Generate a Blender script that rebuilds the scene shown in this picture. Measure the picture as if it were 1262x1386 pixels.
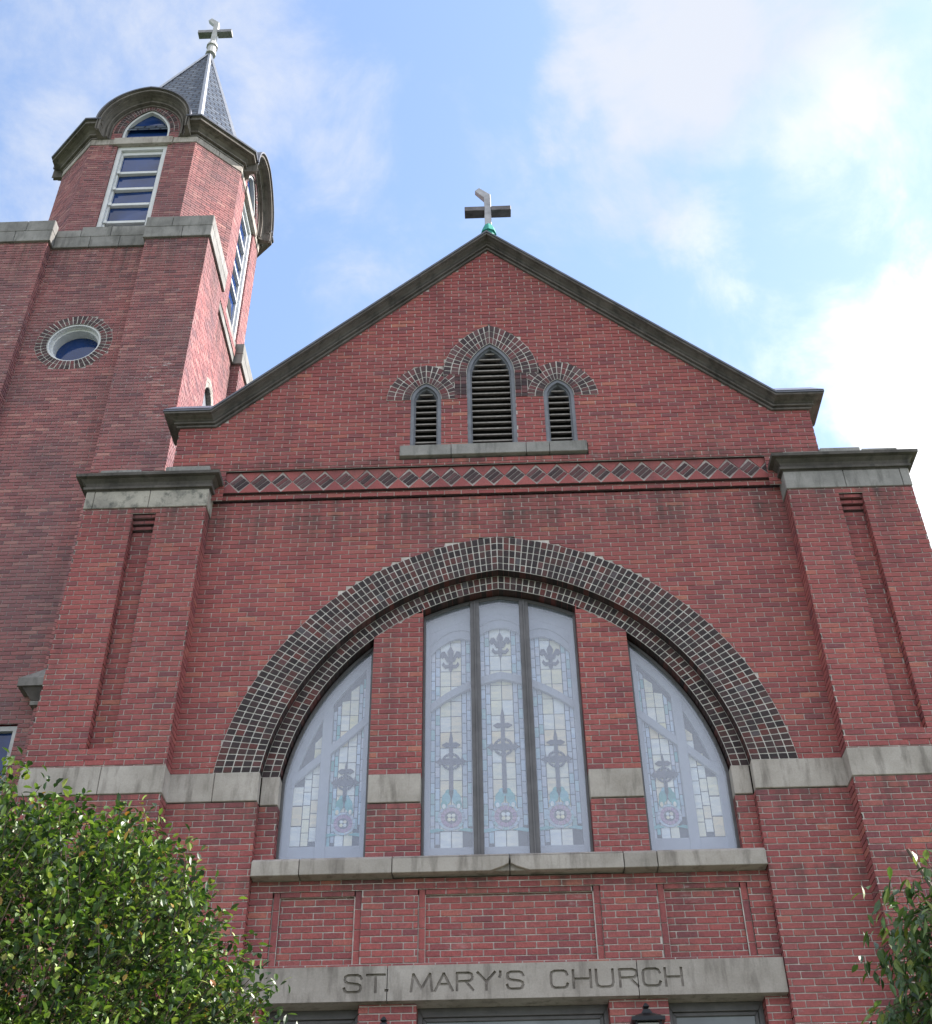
import bpy, math, random
from mathutils import Vector, Matrix
random.seed(7)
R = math.radians
S = bpy.context.scene
for o in list(bpy.data.objects): bpy.data.objects.remove(o)
COL = S.collection
GZ = -1.7                       # ground level (the camera's eye is z = 0)

# ------------------------------------------------------------------ camera
cam = bpy.data.cameras.new('camera'); co = bpy.data.objects.new('camera', cam); COL.objects.link(co)
F, PITCH, YAW, ROLL = 1665.0, R(38.894), R(-1.321), R(.839)
cam.sensor_fit = 'HORIZONTAL'; cam.sensor_width = 36; cam.lens = F/1262*36
cam.clip_start = .05; cam.clip_end = 5000
Rr = Matrix.Rotation(ROLL, 3, 'Y'); Rp = Matrix.Rotation(PITCH, 3, 'X'); Ry = Matrix.Rotation(-YAW, 3, 'Z')
M = Ry @ Rp @ Rr
cm = Matrix((M @ Vector((1, 0, 0)), M @ Vector((0, 0, 1)), -(M @ Vector((0, 1, 0))))).transposed()
co.matrix_world = Matrix.Translation((-.096, -12, 0)) @ cm.to_4x4()
S.camera = co
S.view_settings.view_transform = 'Standard'; S.view_settings.look = 'None'; S.view_settings.gamma = 1
S.view_settings.exposure = 1.45

# ------------------------------------------------------------------ sun and sky
SUN_AZ, SUN_EL = R(80), R(43)   # azimuth measured from the view axis towards the right
sd = Vector((math.sin(SUN_AZ)*math.cos(SUN_EL), math.cos(SUN_AZ)*math.cos(SUN_EL), math.sin(SUN_EL)))
sl = bpy.data.lights.new('sun', 'SUN'); sl.energy = 4.8; sl.angle = R(.5); sl.color = (1, .94, .86)
so = bpy.data.objects.new('sun', sl); COL.objects.link(so); so.rotation_euler = sd.to_track_quat('Z', 'Y').to_euler()
so.location = (20, 0, 40)
w = bpy.data.worlds.new('World'); S.world = w; w.use_nodes = True
nt = w.node_tree; N = nt.nodes; L = nt.links; N.clear()
wo = N.new('ShaderNodeOutputWorld'); bg = N.new('ShaderNodeBackground'); bg.inputs[1].default_value = .083
sky = N.new('ShaderNodeTexSky'); sky.sky_type = 'NISHITA'; sky.sun_disc = False
sky.sun_elevation = SUN_EL; sky.sun_rotation = SUN_AZ; sky.air_density = 1.0; sky.dust_density = .6; sky.ozone_density = 1.5
tc = N.new('ShaderNodeTexCoord')
def wmath(op, a, b=None, clamp=False):
    n = N.new('ShaderNodeMath'); n.operation = op; n.use_clamp = clamp
    for i, v in enumerate((a, b)):
        if v is None: continue
        if isinstance(v, (int, float)): n.inputs[i].default_value = v
        else: L.new(v, n.inputs[i])
    return n.outputs[0]
def wnoise(scale, detail, rough, dist=0.):
    n = N.new('ShaderNodeTexNoise'); n.inputs['Scale'].default_value = scale; n.inputs['Detail'].default_value = detail
    n.inputs['Roughness'].default_value = rough; n.inputs['Distortion'].default_value = dist
    L.new(tc.outputs['Generated'], n.inputs['Vector']); return n
n1 = wnoise(4.5, 9, .58, .4)
wob = N.new('ShaderNodeVectorMath'); wob.operation = 'MULTIPLY_ADD'
L.new(n1.outputs['Color'], wob.inputs[0]); wob.inputs[1].default_value = (.16, .16, .16)
L.new(tc.outputs['Generated'], wob.inputs[2])
wn = N.new('ShaderNodeVectorMath'); wn.operation = 'SUBTRACT'; L.new(wob.outputs[0], wn.inputs[0]); wn.inputs[1].default_value = (.08, .08, .08)
wn2 = N.new('ShaderNodeVectorMath'); wn2.operation = 'NORMALIZE'; L.new(wn.outputs[0], wn2.inputs[0]); wn = wn2
BLOBS = [((0.127, 0.504, 0.854), 5.5, 0.8, 0.8), ((0.060, 0.555, 0.830), 2.2, 0.3, 0.5), ((0.139, 0.580, 0.803), 4.7, 0.7, 0.5), ((0.228, 0.498, 0.837), 6.3, 0.9, 0.72), ((0.178, 0.621, 0.763), 3.3, 0.5, 0.5), ((0.288, 0.552, 0.783), 4.1, 0.6, 0.42), ((0.335, 0.676, 0.657), 6.9, 1.0, 1.0), ((0.412, 0.719, 0.560), 11.6, 1.7, 1.15), ((-0.252, 0.481, 0.840), 9.4, 1.4, 0.5), ((-0.137, 0.523, 0.841), 3.9, 0.6, 0.3), ((-0.126, 0.583, 0.803), 2.8, 0.4, 0.42), ((-0.334, 0.552, 0.764), 4.7, 0.7, 0.42), ((0.201, 0.662, 0.722), 3.9, 0.6, 0.22), ((-0.102, 0.661, 0.744), 3.3, 0.5, 0.28),
         ((0, -.7, .7), 75, 25, 1.1), ((-.8, -.2, .5), 50, 10, .6)]  # first: unseen cloud behind the camera, strengthened to light the facade
tot = None
for d0, a1, a2, s in BLOBS:
    d0 = Vector(d0).normalized()
    dp = N.new('ShaderNodeVectorMath'); dp.operation = 'DOT_PRODUCT'; L.new(wn.outputs[0], dp.inputs[0]); dp.inputs[1].default_value = d0
    mr = N.new('ShaderNodeMapRange'); mr.interpolation_type = 'SMOOTHSTEP'; L.new(dp.outputs['Value'], mr.inputs[0])
    mr.inputs[1].default_value = math.cos(R(a1)); mr.inputs[2].default_value = math.cos(R(a2)); mr.inputs[4].default_value = s
    tot = mr.outputs[0] if tot is None else wmath('ADD', tot, mr.outputs[0])
n2 = wnoise(8.5, 12, .64, .35)
fin = wmath('ADD', wmath('MULTIPLY', wmath('SUBTRACT', n2.outputs['Fac'], .5), 2.5), tot)
cl = N.new('ShaderNodeMapRange'); cl.interpolation_type = 'SMOOTHSTEP'; L.new(fin, cl.inputs[0])
cl.inputs[1].default_value = -.05; cl.inputs[2].default_value = 1.25; cl.inputs[3].default_value = .03; cl.inputs[4].default_value = .97
sdp = N.new('ShaderNodeVectorMath'); sdp.operation = 'DOT_PRODUCT'; L.new(tc.outputs['Generated'], sdp.inputs[0]); sdp.inputs[1].default_value = Vector((.50, .68, .53)).normalized()
smr = N.new('ShaderNodeMapRange'); L.new(sdp.outputs['Value'], smr.inputs[0])
smr.inputs[1].default_value = .90; smr.inputs[2].default_value = .985
cc = N.new('ShaderNodeMix'); cc.data_type = 'RGBA'; L.new(smr.outputs[0], cc.inputs['Factor'])
cc.inputs[6].default_value = (3.7, 3.9, 4.35, 1); cc.inputs[7].default_value = (7.6, 7.7, 7.9, 1)
bdp = N.new('ShaderNodeVectorMath'); bdp.operation = 'DOT_PRODUCT'; L.new(tc.outputs['Generated'], bdp.inputs[0]); bdp.inputs[1].default_value = (0, -.94, .34)
bmr = N.new('ShaderNodeMapRange'); L.new(bdp.outputs['Value'], bmr.inputs[0]); bmr.inputs[1].default_value = -.1; bmr.inputs[2].default_value = .7
cb2 = N.new('ShaderNodeMix'); cb2.data_type = 'RGBA'; L.new(bmr.outputs[0], cb2.inputs['Factor']); L.new(cc.outputs[2], cb2.inputs[6]); cb2.inputs[7].default_value = (6.6, 6.8, 7.4, 1)  # cloud out of view behind the camera brightened as fill for the facade
gain = N.new('ShaderNodeMix'); gain.data_type = 'RGBA'; gain.blend_type = 'MULTIPLY'; gain.inputs['Factor'].default_value = 1
L.new(sky.outputs[0], gain.inputs[6]); gain.inputs[7].default_value = (1.85, 1.76, 1.70, 1)
mx = N.new('ShaderNodeMix'); mx.data_type = 'RGBA'; L.new(cl.outputs[0], mx.inputs['Factor']); L.new(gain.outputs[2], mx.inputs[6]); L.new(cb2.outputs[2], mx.inputs[7])
L.new(mx.outputs[2], bg.inputs[0]); L.new(bg.outputs[0], wo.inputs[0])

# ------------------------------------------------------------------ materials
def mat(name, base=(.5, .5, .5), rough=.8, metal=0., spec=.3):
    m = bpy.data.materials.new(name); m.use_nodes = True
    b = m.node_tree.nodes['Principled BSDF']; b.inputs['Base Color'].default_value = (*base, 1)
    b.inputs['Roughness'].default_value = rough; b.inputs['Metallic'].default_value = metal
    b.inputs['Specular IOR Level'].default_value = spec
    return m, m.node_tree, b
class NB:                                        # tiny node builder
    def __init__(s, nt): s.nt = nt; s.N = nt.nodes; s.L = nt.links
    def n(s, t, **k):
        x = s.N.new(t)
        for a, v in k.items(): setattr(x, a, v)
        return x
    def pos(s):
        return s.n('ShaderNodeNewGeometry').outputs['Position']
    def noise(s, scale, detail=4, rough=.55, stretch=None):
        x = s.n('ShaderNodeTexNoise'); x.inputs['Scale'].default_value = scale; x.inputs['Detail'].default_value = detail; x.inputs['Roughness'].default_value = rough
        src = s.pos()
        if stretch:
            v = s.n('ShaderNodeVectorMath', operation='MULTIPLY'); s.L.new(src, v.inputs[0]); v.inputs[1].default_value = stretch; src = v.outputs[0]
        s.L.new(src, x.inputs['Vector']); return x.outputs['Fac']
    def ramp(s, fac, stops):
        r = s.n('ShaderNodeValToRGB'); e = r.color_ramp.elements
        while len(e) < len(stops): e.new(.5)
        for i, (p, c) in enumerate(stops):
            e[i].position = p; e[i].color = (*c, 1) if len(c) == 3 else c
        s.L.new(fac, r.inputs[0]); return r.outputs[0]
    def mix(s, fac, a, b, mode='MIX'):
        m = s.n('ShaderNodeMix', data_type='RGBA', blend_type=mode)
        for i, v in ((0, fac), (6, a), (7, b)):
            if isinstance(v, (int, float)): m.inputs[i].default_value = v
            elif isinstance(v, tuple): m.inputs[i].default_value = (*v, 1)
            else: s.L.new(v, m.inputs[i])
        return m.outputs[2]
    def bump(s, b, h, strength=.3, dist=.01):
        x = s.n('ShaderNodeBump'); x.inputs['Strength'].default_value = strength; x.inputs['Distance'].default_value = dist
        s.L.new(h, x.inputs['Height']); s.L.new(x.outputs[0], b.inputs['Normal'])
def g(v): return (v, v, v)

def brick_mat(name, stops, soot=.35, sootcol=(.09, .045, .05), effl=0., drips=()):
    m, nt, b = mat(name, rough=.85, spec=.25); k = NB(nt)
    geo = k.n('ShaderNodeNewGeometry')
    c = k.ramp(geo.outputs['Random Per Island'], stops)
    fine = k.noise(55, 5, .7)
    c = k.mix(.6, c, k.ramp(fine, [(.3, g(.5)), (.72, g(1.4))]), 'MULTIPLY'); c = k.mix(k.ramp(k.noise(11, 6, .75, (.6, .6, 1.5)), [(.52, g(0)), (.72, g(.55))]), c, (.12, .05, .06))
    big = k.noise(.8, 6, .6, (1, 1, .8))
    st = k.ramp(big, [(.40, g(0)), (.72, g(soot))])
    c = k.mix(st, c, sootcol)
    st2 = k.ramp(k.noise(2.2, 6, .6, (1.3, 1.3, .16)), [(.56, g(0)), (.74, g(.42))]); c = k.mix(st2, c, (.10, .05, .055))
    if drips:
        sz = k.n('ShaderNodeSeparateXYZ'); k.L.new(geo.outputs['Position'], sz.inputs[0]); acc = None
        for zt_, ln_ in drips:                       # rain streaks running down from each ledge
            a1 = k.n('ShaderNodeMapRange', interpolation_type='SMOOTHSTEP'); k.L.new(sz.outputs[2], a1.inputs[0]); a1.inputs[1].default_value = zt_-ln_; a1.inputs[2].default_value = zt_
            a2 = k.n('ShaderNodeMath', operation='LESS_THAN'); k.L.new(sz.outputs[2], a2.inputs[0]); a2.inputs[1].default_value = zt_+.002
            a3 = k.n('ShaderNodeMath', operation='MULTIPLY'); k.L.new(a1.outputs[0], a3.inputs[0]); k.L.new(a2.outputs[0], a3.inputs[1])
            if acc is None: acc = a3.outputs[0]
            else:
                a4 = k.n('ShaderNodeMath', operation='ADD'); k.L.new(acc, a4.inputs[0]); k.L.new(a3.outputs[0], a4.inputs[1]); acc = a4.outputs[0]
        a5 = k.n('ShaderNodeMath', operation='MULTIPLY', use_clamp=True); k.L.new(acc, a5.inputs[0]); k.L.new(k.ramp(k.noise(4.5, 6, .65, (1.4, 1.4, .06)), [(.42, g(.05)), (.66, g(.75))]), a5.inputs[1])
        c = k.mix(a5.outputs[0], c, (.075, .05, .05))
    if effl:
        e1 = k.noise(1.1, 3, .5, (1, 1, .45)); e2 = k.noise(16, 5, .75, (.5, .5, 1.6))
        mm = k.n('ShaderNodeMath', operation='MULTIPLY'); k.L.new(k.ramp(e1, [(.5, g(0)), (.68, g(1))]), mm.inputs[0]); k.L.new(k.ramp(e2, [(.56, g(0)), (.68, g(effl))]), mm.inputs[1])
        c = k.mix(mm.outputs[0], c, (.52, .50, .50))
    k.L.new(c, b.inputs['Base Color']); k.bump(b, fine, .8, .006); return m
RED = [(0, (.19, .070, .080)), (.06, (.24, .074, .080)), (.3, (.285, .082, .083)), (.6, (.33, .096, .092)), (.88, (.31, .102, .102)), (.98, (.36, .12, .10)), (1, (.41, .16, .12))]
OLD = [(0, (.18, .085, .095)), (.2, (.26, .105, .11)), (.55, (.33, .13, .13)), (.85, (.32, .145, .145)), (1, (.42, .21, .19))]
SUNB = [(0, (.17, .055, .055)), (.3, (.30, .085, .075)), (.7, (.36, .11, .09)), (1, (.40, .16, .12))]
BRICK = brick_mat('facade_brick', RED, .34, (.12, .055, .06), .34, ((5.825, .55), (9.70, .9), (10.52, .35), (4.99, .35), (9.94, .5)))
TBRICK = brick_mat('tower_brick', OLD, .7, (.13, .088, .10), .9, ((18.11, 1.6), (22.27, .6)))
DARKB = brick_mat('glazed_dark_brick', [(0, (.030, .025, .028)), (.5, (.046, .036, .039)), (.75, (.075, .042, .042)), (.9, (.12, .042, .040)), (1, (.08, .08, .09))], .0)
DARKM = brick_mat('dark_brick_and_soffit_shade', [(0, (.045, .032, .038)), (.45, (.07, .048, .052)), (.7, (.15, .05, .055)), (1, (.11, .075, .08))], .0)  # dark bricks; on soffits it also stands for painted shade
def mortar(name, a, bcol):
    m, nt, b = mat(name, rough=.95, spec=.1); k = NB(nt)
    k.L.new(k.ramp(k.noise(7, 5, .65), [(.3, a), (.7, bcol)]), b.inputs['Base Color']); k.bump(b, k.noise(120, 3), .4, .003); return m
MORT = mortar('mortar', (.31, .27, .26), (.61, .57, .54))
LMORT = mortar('pale_mortar', (.36, .35, .33), (.64, .62, .59))
TMORT = mortar('tower_mortar', (.24, .20, .20), (.46, .42, .41))
def plain_brick(name, c1, c2, mo, w=.213, h=.0677, ms=.01):
    m, nt, b = mat(name, rough=.85, spec=.2); k = NB(nt)
    geo = k.n('ShaderNodeNewGeometry')
    cr = k.n('ShaderNodeVectorMath', operation='CROSS_PRODUCT'); cr.inputs[0].default_value = (0, 0, 1); k.L.new(geo.outputs['True Normal'], cr.inputs[1])
    nn = k.n('ShaderNodeVectorMath', operation='NORMALIZE'); k.L.new(cr.outputs[0], nn.inputs[0])
    dt = k.n('ShaderNodeVectorMath', operation='DOT_PRODUCT'); k.L.new(nn.outputs[0], dt.inputs[0]); k.L.new(geo.outputs['Position'], dt.inputs[1])
    sp = k.n('ShaderNodeSeparateXYZ'); k.L.new(geo.outputs['Position'], sp.inputs[0])
    cb = k.n('ShaderNodeCombineXYZ'); k.L.new(dt.outputs['Value'], cb.inputs[0]); k.L.new(sp.outputs[2], cb.inputs[1])
    br = k.n('ShaderNodeTexBrick'); k.L.new(cb.outputs[0], br.inputs['Vector'])
    br.inputs['Scale'].default_value = 1; br.inputs['Brick Width'].default_value = w; br.inputs['Row Height'].default_value = h; br.inputs['Mortar Size'].default_value = ms
    br.inputs['Color1'].default_value = (*c1, 1); br.inputs['Color2'].default_value = (*c2, 1); br.inputs['Mortar'].default_value = (*mo, 1)
    c = k.mix(.5, br.outputs['Color'], k.ramp(k.noise(9, 5, .7), [(.3, g(.6)), (.7, g(1.3))]), 'MULTIPLY')
    k.L.new(c, b.inputs['Base Color'])
    x = k.n('ShaderNodeBump'); x.invert = True; x.inputs['Strength'].default_value = .6; x.inputs['Distance'].default_value = .012
    k.L.new(br.outputs['Fac'], x.inputs['Height']); k.L.new(x.outputs[0], b.inputs['Normal']); return m, b
PBRICK, _ = plain_brick('side_brick', (.22, .055, .055), (.30, .075, .07), (.25, .22, .21))
SLATE, sb_ = plain_brick('roof_slate', (.035, .052, .085), (.095, .115, .15), (.008, .010, .016), .24, .15, .02)
sb_.inputs['Roughness'].default_value = .5
def stone(name, a, b2, stain, amt=.6, streak=True, joint=None):
    m, nt, b = mat(name, rough=.9, spec=.2); k = NB(nt)
    geo = k.n('ShaderNodeNewGeometry')
    c = k.ramp(k.noise(2.4, 7, .62), [(.3, a), (.7, b2)])
    c = k.mix(1., c, k.ramp(geo.outputs['Random Per Island'], [(0, g(.86)), (1, g(1.1))]), 'MULTIPLY')
    s1 = k.ramp(k.noise(5.5, 6, .62, (1.6, 1.6, .3 if streak else 1.2)), [(.5, g(0)), (.68, g(amt))])
    c = k.mix(s1, c, stain)
    c = k.mix(.35, c, k.ramp(k.noise(60, 4, .7), [(.3, g(.7)), (.7, g(1.25))]), 'MULTIPLY')
    k.L.new(c, b.inputs['Base Color']); k.bump(b, k.noise(35, 6, .7), .35, .006); return m
STONE = stone('limestone', (.262, .236, .214), (.385, .352, .328), (.115, .10, .09), .65)
BLUE = stone('bluestone', (.155, .150, .146), (.275, .265, .257), (.07, .07, .066), .6)
CAPST = stone('mottled_cap_stone', (.175, .165, .152), (.375, .35, .31), (.045, .052, .05), .8, False)
DARKST = stone('dark_cornice_stone', (.056, .051, .049), (.132, .121, .115), (.03, .03, .032), .6)
METC = stone('painted_cornice', (.098, .088, .080), (.185, .166, .152), (.045, .042, .038), .6)
RAKE = stone('dark_raking_cornice', (.072, .064, .060), (.143, .129, .122), (.03, .03, .03), .6)
def simple(name, c, rough=.6, metal=0., var=.3, scale=6, spec=.4):
    m, nt, b = mat(name, c, rough, metal, spec); k = NB(nt)
    k.L.new(k.mix(1., c, k.ramp(k.noise(scale, 6, .65), [(.3, g(1-var)), (.7, g(1+var*.6))]), 'MULTIPLY'), b.inputs['Base Color'])
    k.bump(b, k.noise(scale*6, 4), .15, .004); return m
BRONZE = simple('bronze_frame', (.105, .103, .108), .45, .35, .25)
PAINTG = simple('grey_painted_wood', (.14, .148, .175), .6)
SLATW = simple('louver_slat_paint', (.24, .22, .205), .7, var=.4, scale=20)
WHITE = simple('white_paint', (.56, .57, .59), .55, var=.12)
OLDW = simple('aged_white_paint', (.40, .40, .41), .65, var=.25)
BLACK = simple('dark_interior', (.008, .008, .009), .9)
IRON = simple('black_iron', (.02, .022, .026), .35, .6)
COPPER = simple('green_copper', (.03, .26, .22), .7, .2, .35)
GALV = simple('weathered_metal', (.34, .34, .36), .5, .45, .35, 5)
FLASH = simple('lead_flashing', (.13, .14, .19), .5, .5, .3, 4)
FLASHL = simple('hip_flashing', (.25, .27, .32), .5, .3, .2, 4)
RDARK = simple('roof_edge_metal', (.10, .105, .13), .5, .3, .3, 3)
BARK = simple('bark', (.10, .075, .055), .9, 0, .4, 12)
ASPH = simple('asphalt', (.055, .055, .056), .9, 0, .3, 2)
PAVE = simple('concrete_paving', (.33, .32, .30), .9, 0, .25, 1.5)
GRASS = simple('lawn', (.05, .08, .025), .9, 0, .5, 3)
def glass_blue(name, tint=(.10, .16, .30)):
    m, nt, b = mat(name, tint, .06, 0, 1.0); k = NB(nt)
    k.L.new(k.mix(1., tint, k.ramp(k.noise(1.7, 3), [(.3, g(.7)), (.7, g(1.4))]), 'MULTIPLY'), b.inputs['Base Color'])
    b.inputs['Specular IOR Level'].default_value = .45
    return m
GLB = glass_blue('deep_blue_glass', (.012, .035, .13)); GLL = glass_blue('transom_glass', (.16, .18, .20))
def pane_mat():
    m = bpy.data.materials.new('storm_glazing'); m.use_nodes = True; nt = m.node_tree; k = NB(nt); k.N.clear()
    out = k.n('ShaderNodeOutputMaterial'); tr = k.n('ShaderNodeBsdfTransparent'); tr.inputs[0].default_value = (.93, .95, 1, 1)
    df = k.n('ShaderNodeBsdfDiffuse'); k.L.new(k.ramp(k.noise(1.2, 5, .6, (1, 1, .5)), [(.3, (.40, .45, .51)), (.7, (.52, .56, .60))]), df.inputs[0])
    gl = k.n('ShaderNodeBsdfGlossy'); gl.inputs['Roughness'].default_value = .09; gl.inputs[0].default_value = (.9, .93, 1, 1)
    bm = k.n('ShaderNodeBump'); bm.inputs['Strength'].default_value = .06; bm.inputs['Distance'].default_value = .05; k.L.new(k.noise(1.5, 2), bm.inputs['Height']); k.L.new(bm.outputs[0], gl.inputs['Normal'])
    m1 = k.n('ShaderNodeMixShader'); m1.inputs[0].default_value = .12; k.L.new(tr.outputs[0], m1.inputs[1]); k.L.new(df.outputs[0], m1.inputs[2])
    m2 = k.n('ShaderNodeMixShader'); m2.inputs[0].default_value = .075; k.L.new(m1.outputs[0], m2.inputs[1]); k.L.new(gl.outputs[0], m2.inputs[2])
    k.L.new(m2.outputs[0], out.inputs[0]); return m
PANE = pane_mat()
def art(name, stops, rough=.3):
    m, nt, b = mat(name, rough=rough, spec=.5); k = NB(nt); geo = k.n('ShaderNodeNewGeometry')
    c = k.ramp(geo.outputs['Random Per Island'], stops)
    c = k.mix(.8, c, k.ramp(k.noise(9, 4, .6, (.6, 1, 2.2)), [(.3, (.72, .74, .80)), (.7, (1.25, 1.15, 1.0))]), 'MULTIPLY')
    k.L.new(c, b.inputs['Base Color']); k.bump(b, k.noise(30, 3), .3, .004); return m
CREAM = art('cream_art_glass', [(0, (.93, .86, .50)), (.35, (.95, .95, .82)), (.7, (.86, .95, .95)), (1, (.98, .80, .46))])
LAV = art('lavender_art_glass', [(0, (.36, .45, .56)), (.3, (.50, .58, .66)), (.5, (.62, .64, .70)), (.72, (.62, .76, .90)), (.88, (.36, .62, .64)), (1, (.30, .52, .48))])
MOT = art('grey_art_glass', [(0, (.04, .04, .055)), (1, (.085, .07, .085))])
GRN = art('green_art_glass', [(0, (.05, .32, .26)), (.5, (.12, .46, .44)), (1, (.28, .60, .66))])
ROSE = art('rose_art_glass', [(0, (.36, .20, .34)), (1, (.52, .34, .44))])
LEAD = simple('lead_came', (.03, .033, .042), .5, .3)
TRACE = simple('tracery_wood', (.38, .385, .40), .6, var=.1)

# ------------------------------------------------------------------ mesh builder
class MB:
    def __init__(s): s.v = []; s.f = []; s.m = []
    def add(s, vs, fs, mi=0):
        b = len(s.v); s.v += [tuple(p) for p in vs]
        for f in fs: s.f.append(tuple(b+i for i in f)); s.m.append(mi)
    def quad(s, a, b, c, d, mi=0): s.add((a, b, c, d), ((0, 1, 2, 3),), mi)
    def box(s, x0, x1, y0, y1, z0, z1, mi=0):
        v = [(x, y, z) for z in (z0, z1) for y in (y0, y1) for x in (x0, x1)]
        s.add(v, ((0, 2, 3, 1), (4, 5, 7, 6), (0, 1, 5, 4), (2, 6, 7, 3), (0, 4, 6, 2), (1, 3, 7, 5)), mi)
    def obox(s, fr, u0, u1, d0, d1, z0, z1, mi=0):   # box in a wall frame: u along the wall, d out of it
        v = [fr(u, z, d) for z in (z0, z1) for d in (d0, d1) for u in (u0, u1)]
        s.add(v, ((0, 2, 3, 1), (4, 5, 7, 6), (0, 1, 5, 4), (2, 6, 7, 3), (0, 4, 6, 2), (1, 3, 7, 5)), mi)
    def slab(s, fr, poly, d0, d1, mi=0):             # polygon (u,z) given thickness
        n = len(poly); v = [fr(u, z, d1) for u, z in poly]+[fr(u, z, d0) for u, z in poly]
        f = [tuple(range(n)), tuple(range(2*n-1, n-1, -1))]+[(i, n+i, n+(i+1) % n, (i+1) % n) for i in range(n)]
        s.add(v, f, mi)
    def band(s, fr, a, b, d0, d1, mi=0):             # strip between two equal-length polylines, with thickness
        for i in range(len(a)-1):
            s.slab(fr, [a[i], a[i+1], b[i+1], b[i]], d0, d1, mi)
    def sweep(s, frames, prof, mi=0, cap=True):
        n = len(prof); b = len(s.v)
        for p, P, Q in frames:
            for a, c in prof: s.v.append(tuple(Vector(p)+Vector(P)*a+Vector(Q)*c))
        for i in range(len(frames)-1):
            for j in range(n):
                s.f.append((b+i*n+j, b+i*n+(j+1) % n, b+(i+1)*n+(j+1) % n, b+(i+1)*n+j)); s.m.append(mi)
        if cap:
            s.f.append(tuple(b+j for j in range(n))); s.m.append(mi)
            s.f.append(tuple(b+(len(frames)-1)*n+j for j in reversed(range(n)))); s.m.append(mi)
    def tube(s, pts, rad, seg=8, mi=0):
        rings = []
        for i, p in enumerate(pts):
            p = Vector(p); a = Vector(pts[max(i-1, 0)]); c = Vector(pts[min(i+1, len(pts)-1)]); t = (c-a).normalized()
            u = t.cross(Vector((0, 0, 1)) if abs(t.z) < .9 else Vector((1, 0, 0))).normalized(); v = t.cross(u)
            r = rad[i] if isinstance(rad, (list, tuple)) else rad
            rings.append([p+(u*math.cos(2*math.pi*k/seg)+v*math.sin(2*math.pi*k/seg))*r for k in range(seg)])
        vs = [q for rg in rings for q in rg]; fs = []
        for i in range(len(pts)-1):
            for k in range(seg): fs.append((i*seg+k, i*seg+(k+1) % seg, (i+1)*seg+(k+1) % seg, (i+1)*seg+k))
        fs.append(tuple(reversed(range(seg)))); fs.append(tuple((len(pts)-1)*seg+k for k in range(seg)))
        s.add(vs, fs, mi)
    def build(s, name, mats, parent=None, label=None, bevel=0, recalc=True, smooth=False):
        me = bpy.data.meshes.new(name); me.from_pydata(s.v, [], s.f)
        if not isinstance(mats, (list, tuple)): mats = [mats]
        for m in mats: me.materials.append(m)
        me.polygons.foreach_set('material_index', s.m)
        if smooth: me.polygons.foreach_set('use_smooth', [True]*len(me.polygons))
        me.update()
        if recalc:
            import bmesh
            bm = bmesh.new(); bm.from_mesh(me); bmesh.ops.recalc_face_normals(bm, faces=bm.faces); bm.to_mesh(me); bm.free()
        o = bpy.data.objects.new(name, me); COL.objects.link(o)
        if parent is not None:
            o.parent = parent
            if parent.type == 'EMPTY': o.matrix_parent_inverse = Matrix.Translation(-Vector(parent.location))
        if label: o['label'] = label
        if bevel:
            b = o.modifiers.new('bevel', 'BEVEL'); b.width = bevel; b.segments = 1; b.limit_method = 'ANGLE'
        return o
def thing(name, label, cat, loc, group=None):
    o = bpy.data.objects.new(name, None); COL.objects.link(o); o.location = loc; o['label'] = label; o['category'] = cat
    if group: o['group'] = group
    return o
def tagobj(o, label=None, cat=None, group=None, kind=None):
    for k, v in (('label', label), ('category', cat), ('group', group), ('kind', kind)):
        if v: o[k] = v
def frame(O, T, Nn):
    O = Vector(O); T = Vector(T); Nn = Vector(Nn)
    return lambda u, z, d=0.: tuple(O+T*u+Nn*d+Vector((0, 0, z)))
def front(Y): return frame((0, Y, 0), (1, 0, 0), (0, -1, 0))

C = .0677; BL = .213; REC = .010
def bwall(mb, fr, region, z0, z1, rnd=random, u_off=0., gap=.0075):
    """real bricks laid in running bond; region(z) -> list of (u0, u1)"""
    k = math.floor(z0/C)
    while k*C < z1-1e-6:
        a, b = max(k*C, z0), min((k+1)*C, z1); k += 1
        if b-a < .012: continue
        lo = region(a+1e-4); hi = region(b-1e-4)
        if len(lo) != len(hi): lo = hi = region((a+b)/2)
        for (l0, l1), (h0, h1) in zip(lo, hi):
            mb.quad(fr(l0, a, -REC), fr(l1, a, -REC), fr(h1, b, -REC), fr(h0, b, -REC), 1)
            st = u_off+(BL/2 if k % 2 else 0)+rnd.uniform(-.012, .012)
            i = math.floor((min(l0, h0)-st)/BL)
            zb, zt = a+gap*.9, b-gap*.9
            while st+i*BL < max(l1, h1):
                x0 = st+i*BL+gap*.8; x1 = st+(i+1)*BL-gap*.8; i += 1
                ab, at = max(x0, l0), max(x0, h0); bb, bt = min(x1, l1), min(x1, h1)
                if bb-ab < .012 or bt-at < .012: continue
                d = rnd.uniform(-.0018, .0022); t = rnd.uniform(-.0012, .0012)
                v = [fr(ab, zb+t, d), fr(bb, zb+t, d), fr(bt, zt+t, d), fr(at, zt+t, d), fr(ab, zb+t, -REC), fr(bb, zb+t, -REC), fr(bt, zt+t, -REC), fr(at, zt+t, -REC)]
                mb.add(v, ((0, 1, 2, 3), (0, 4, 5, 1), (1, 5, 6, 2), (2, 6, 7, 3), (3, 7, 4, 0)), 0)
def minus(iv, cuts):
    for c0, c1 in cuts:
        o = []
        for a, b in iv:
            if c1 <= a or c0 >= b: o.append((a, b)); continue
            if c0 > a: o.append((a, c0))
            if c1 < b: o.append((c1, b))
        iv = o
    return [(a, b) for a, b in iv if b-a > 1e-4]

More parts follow.
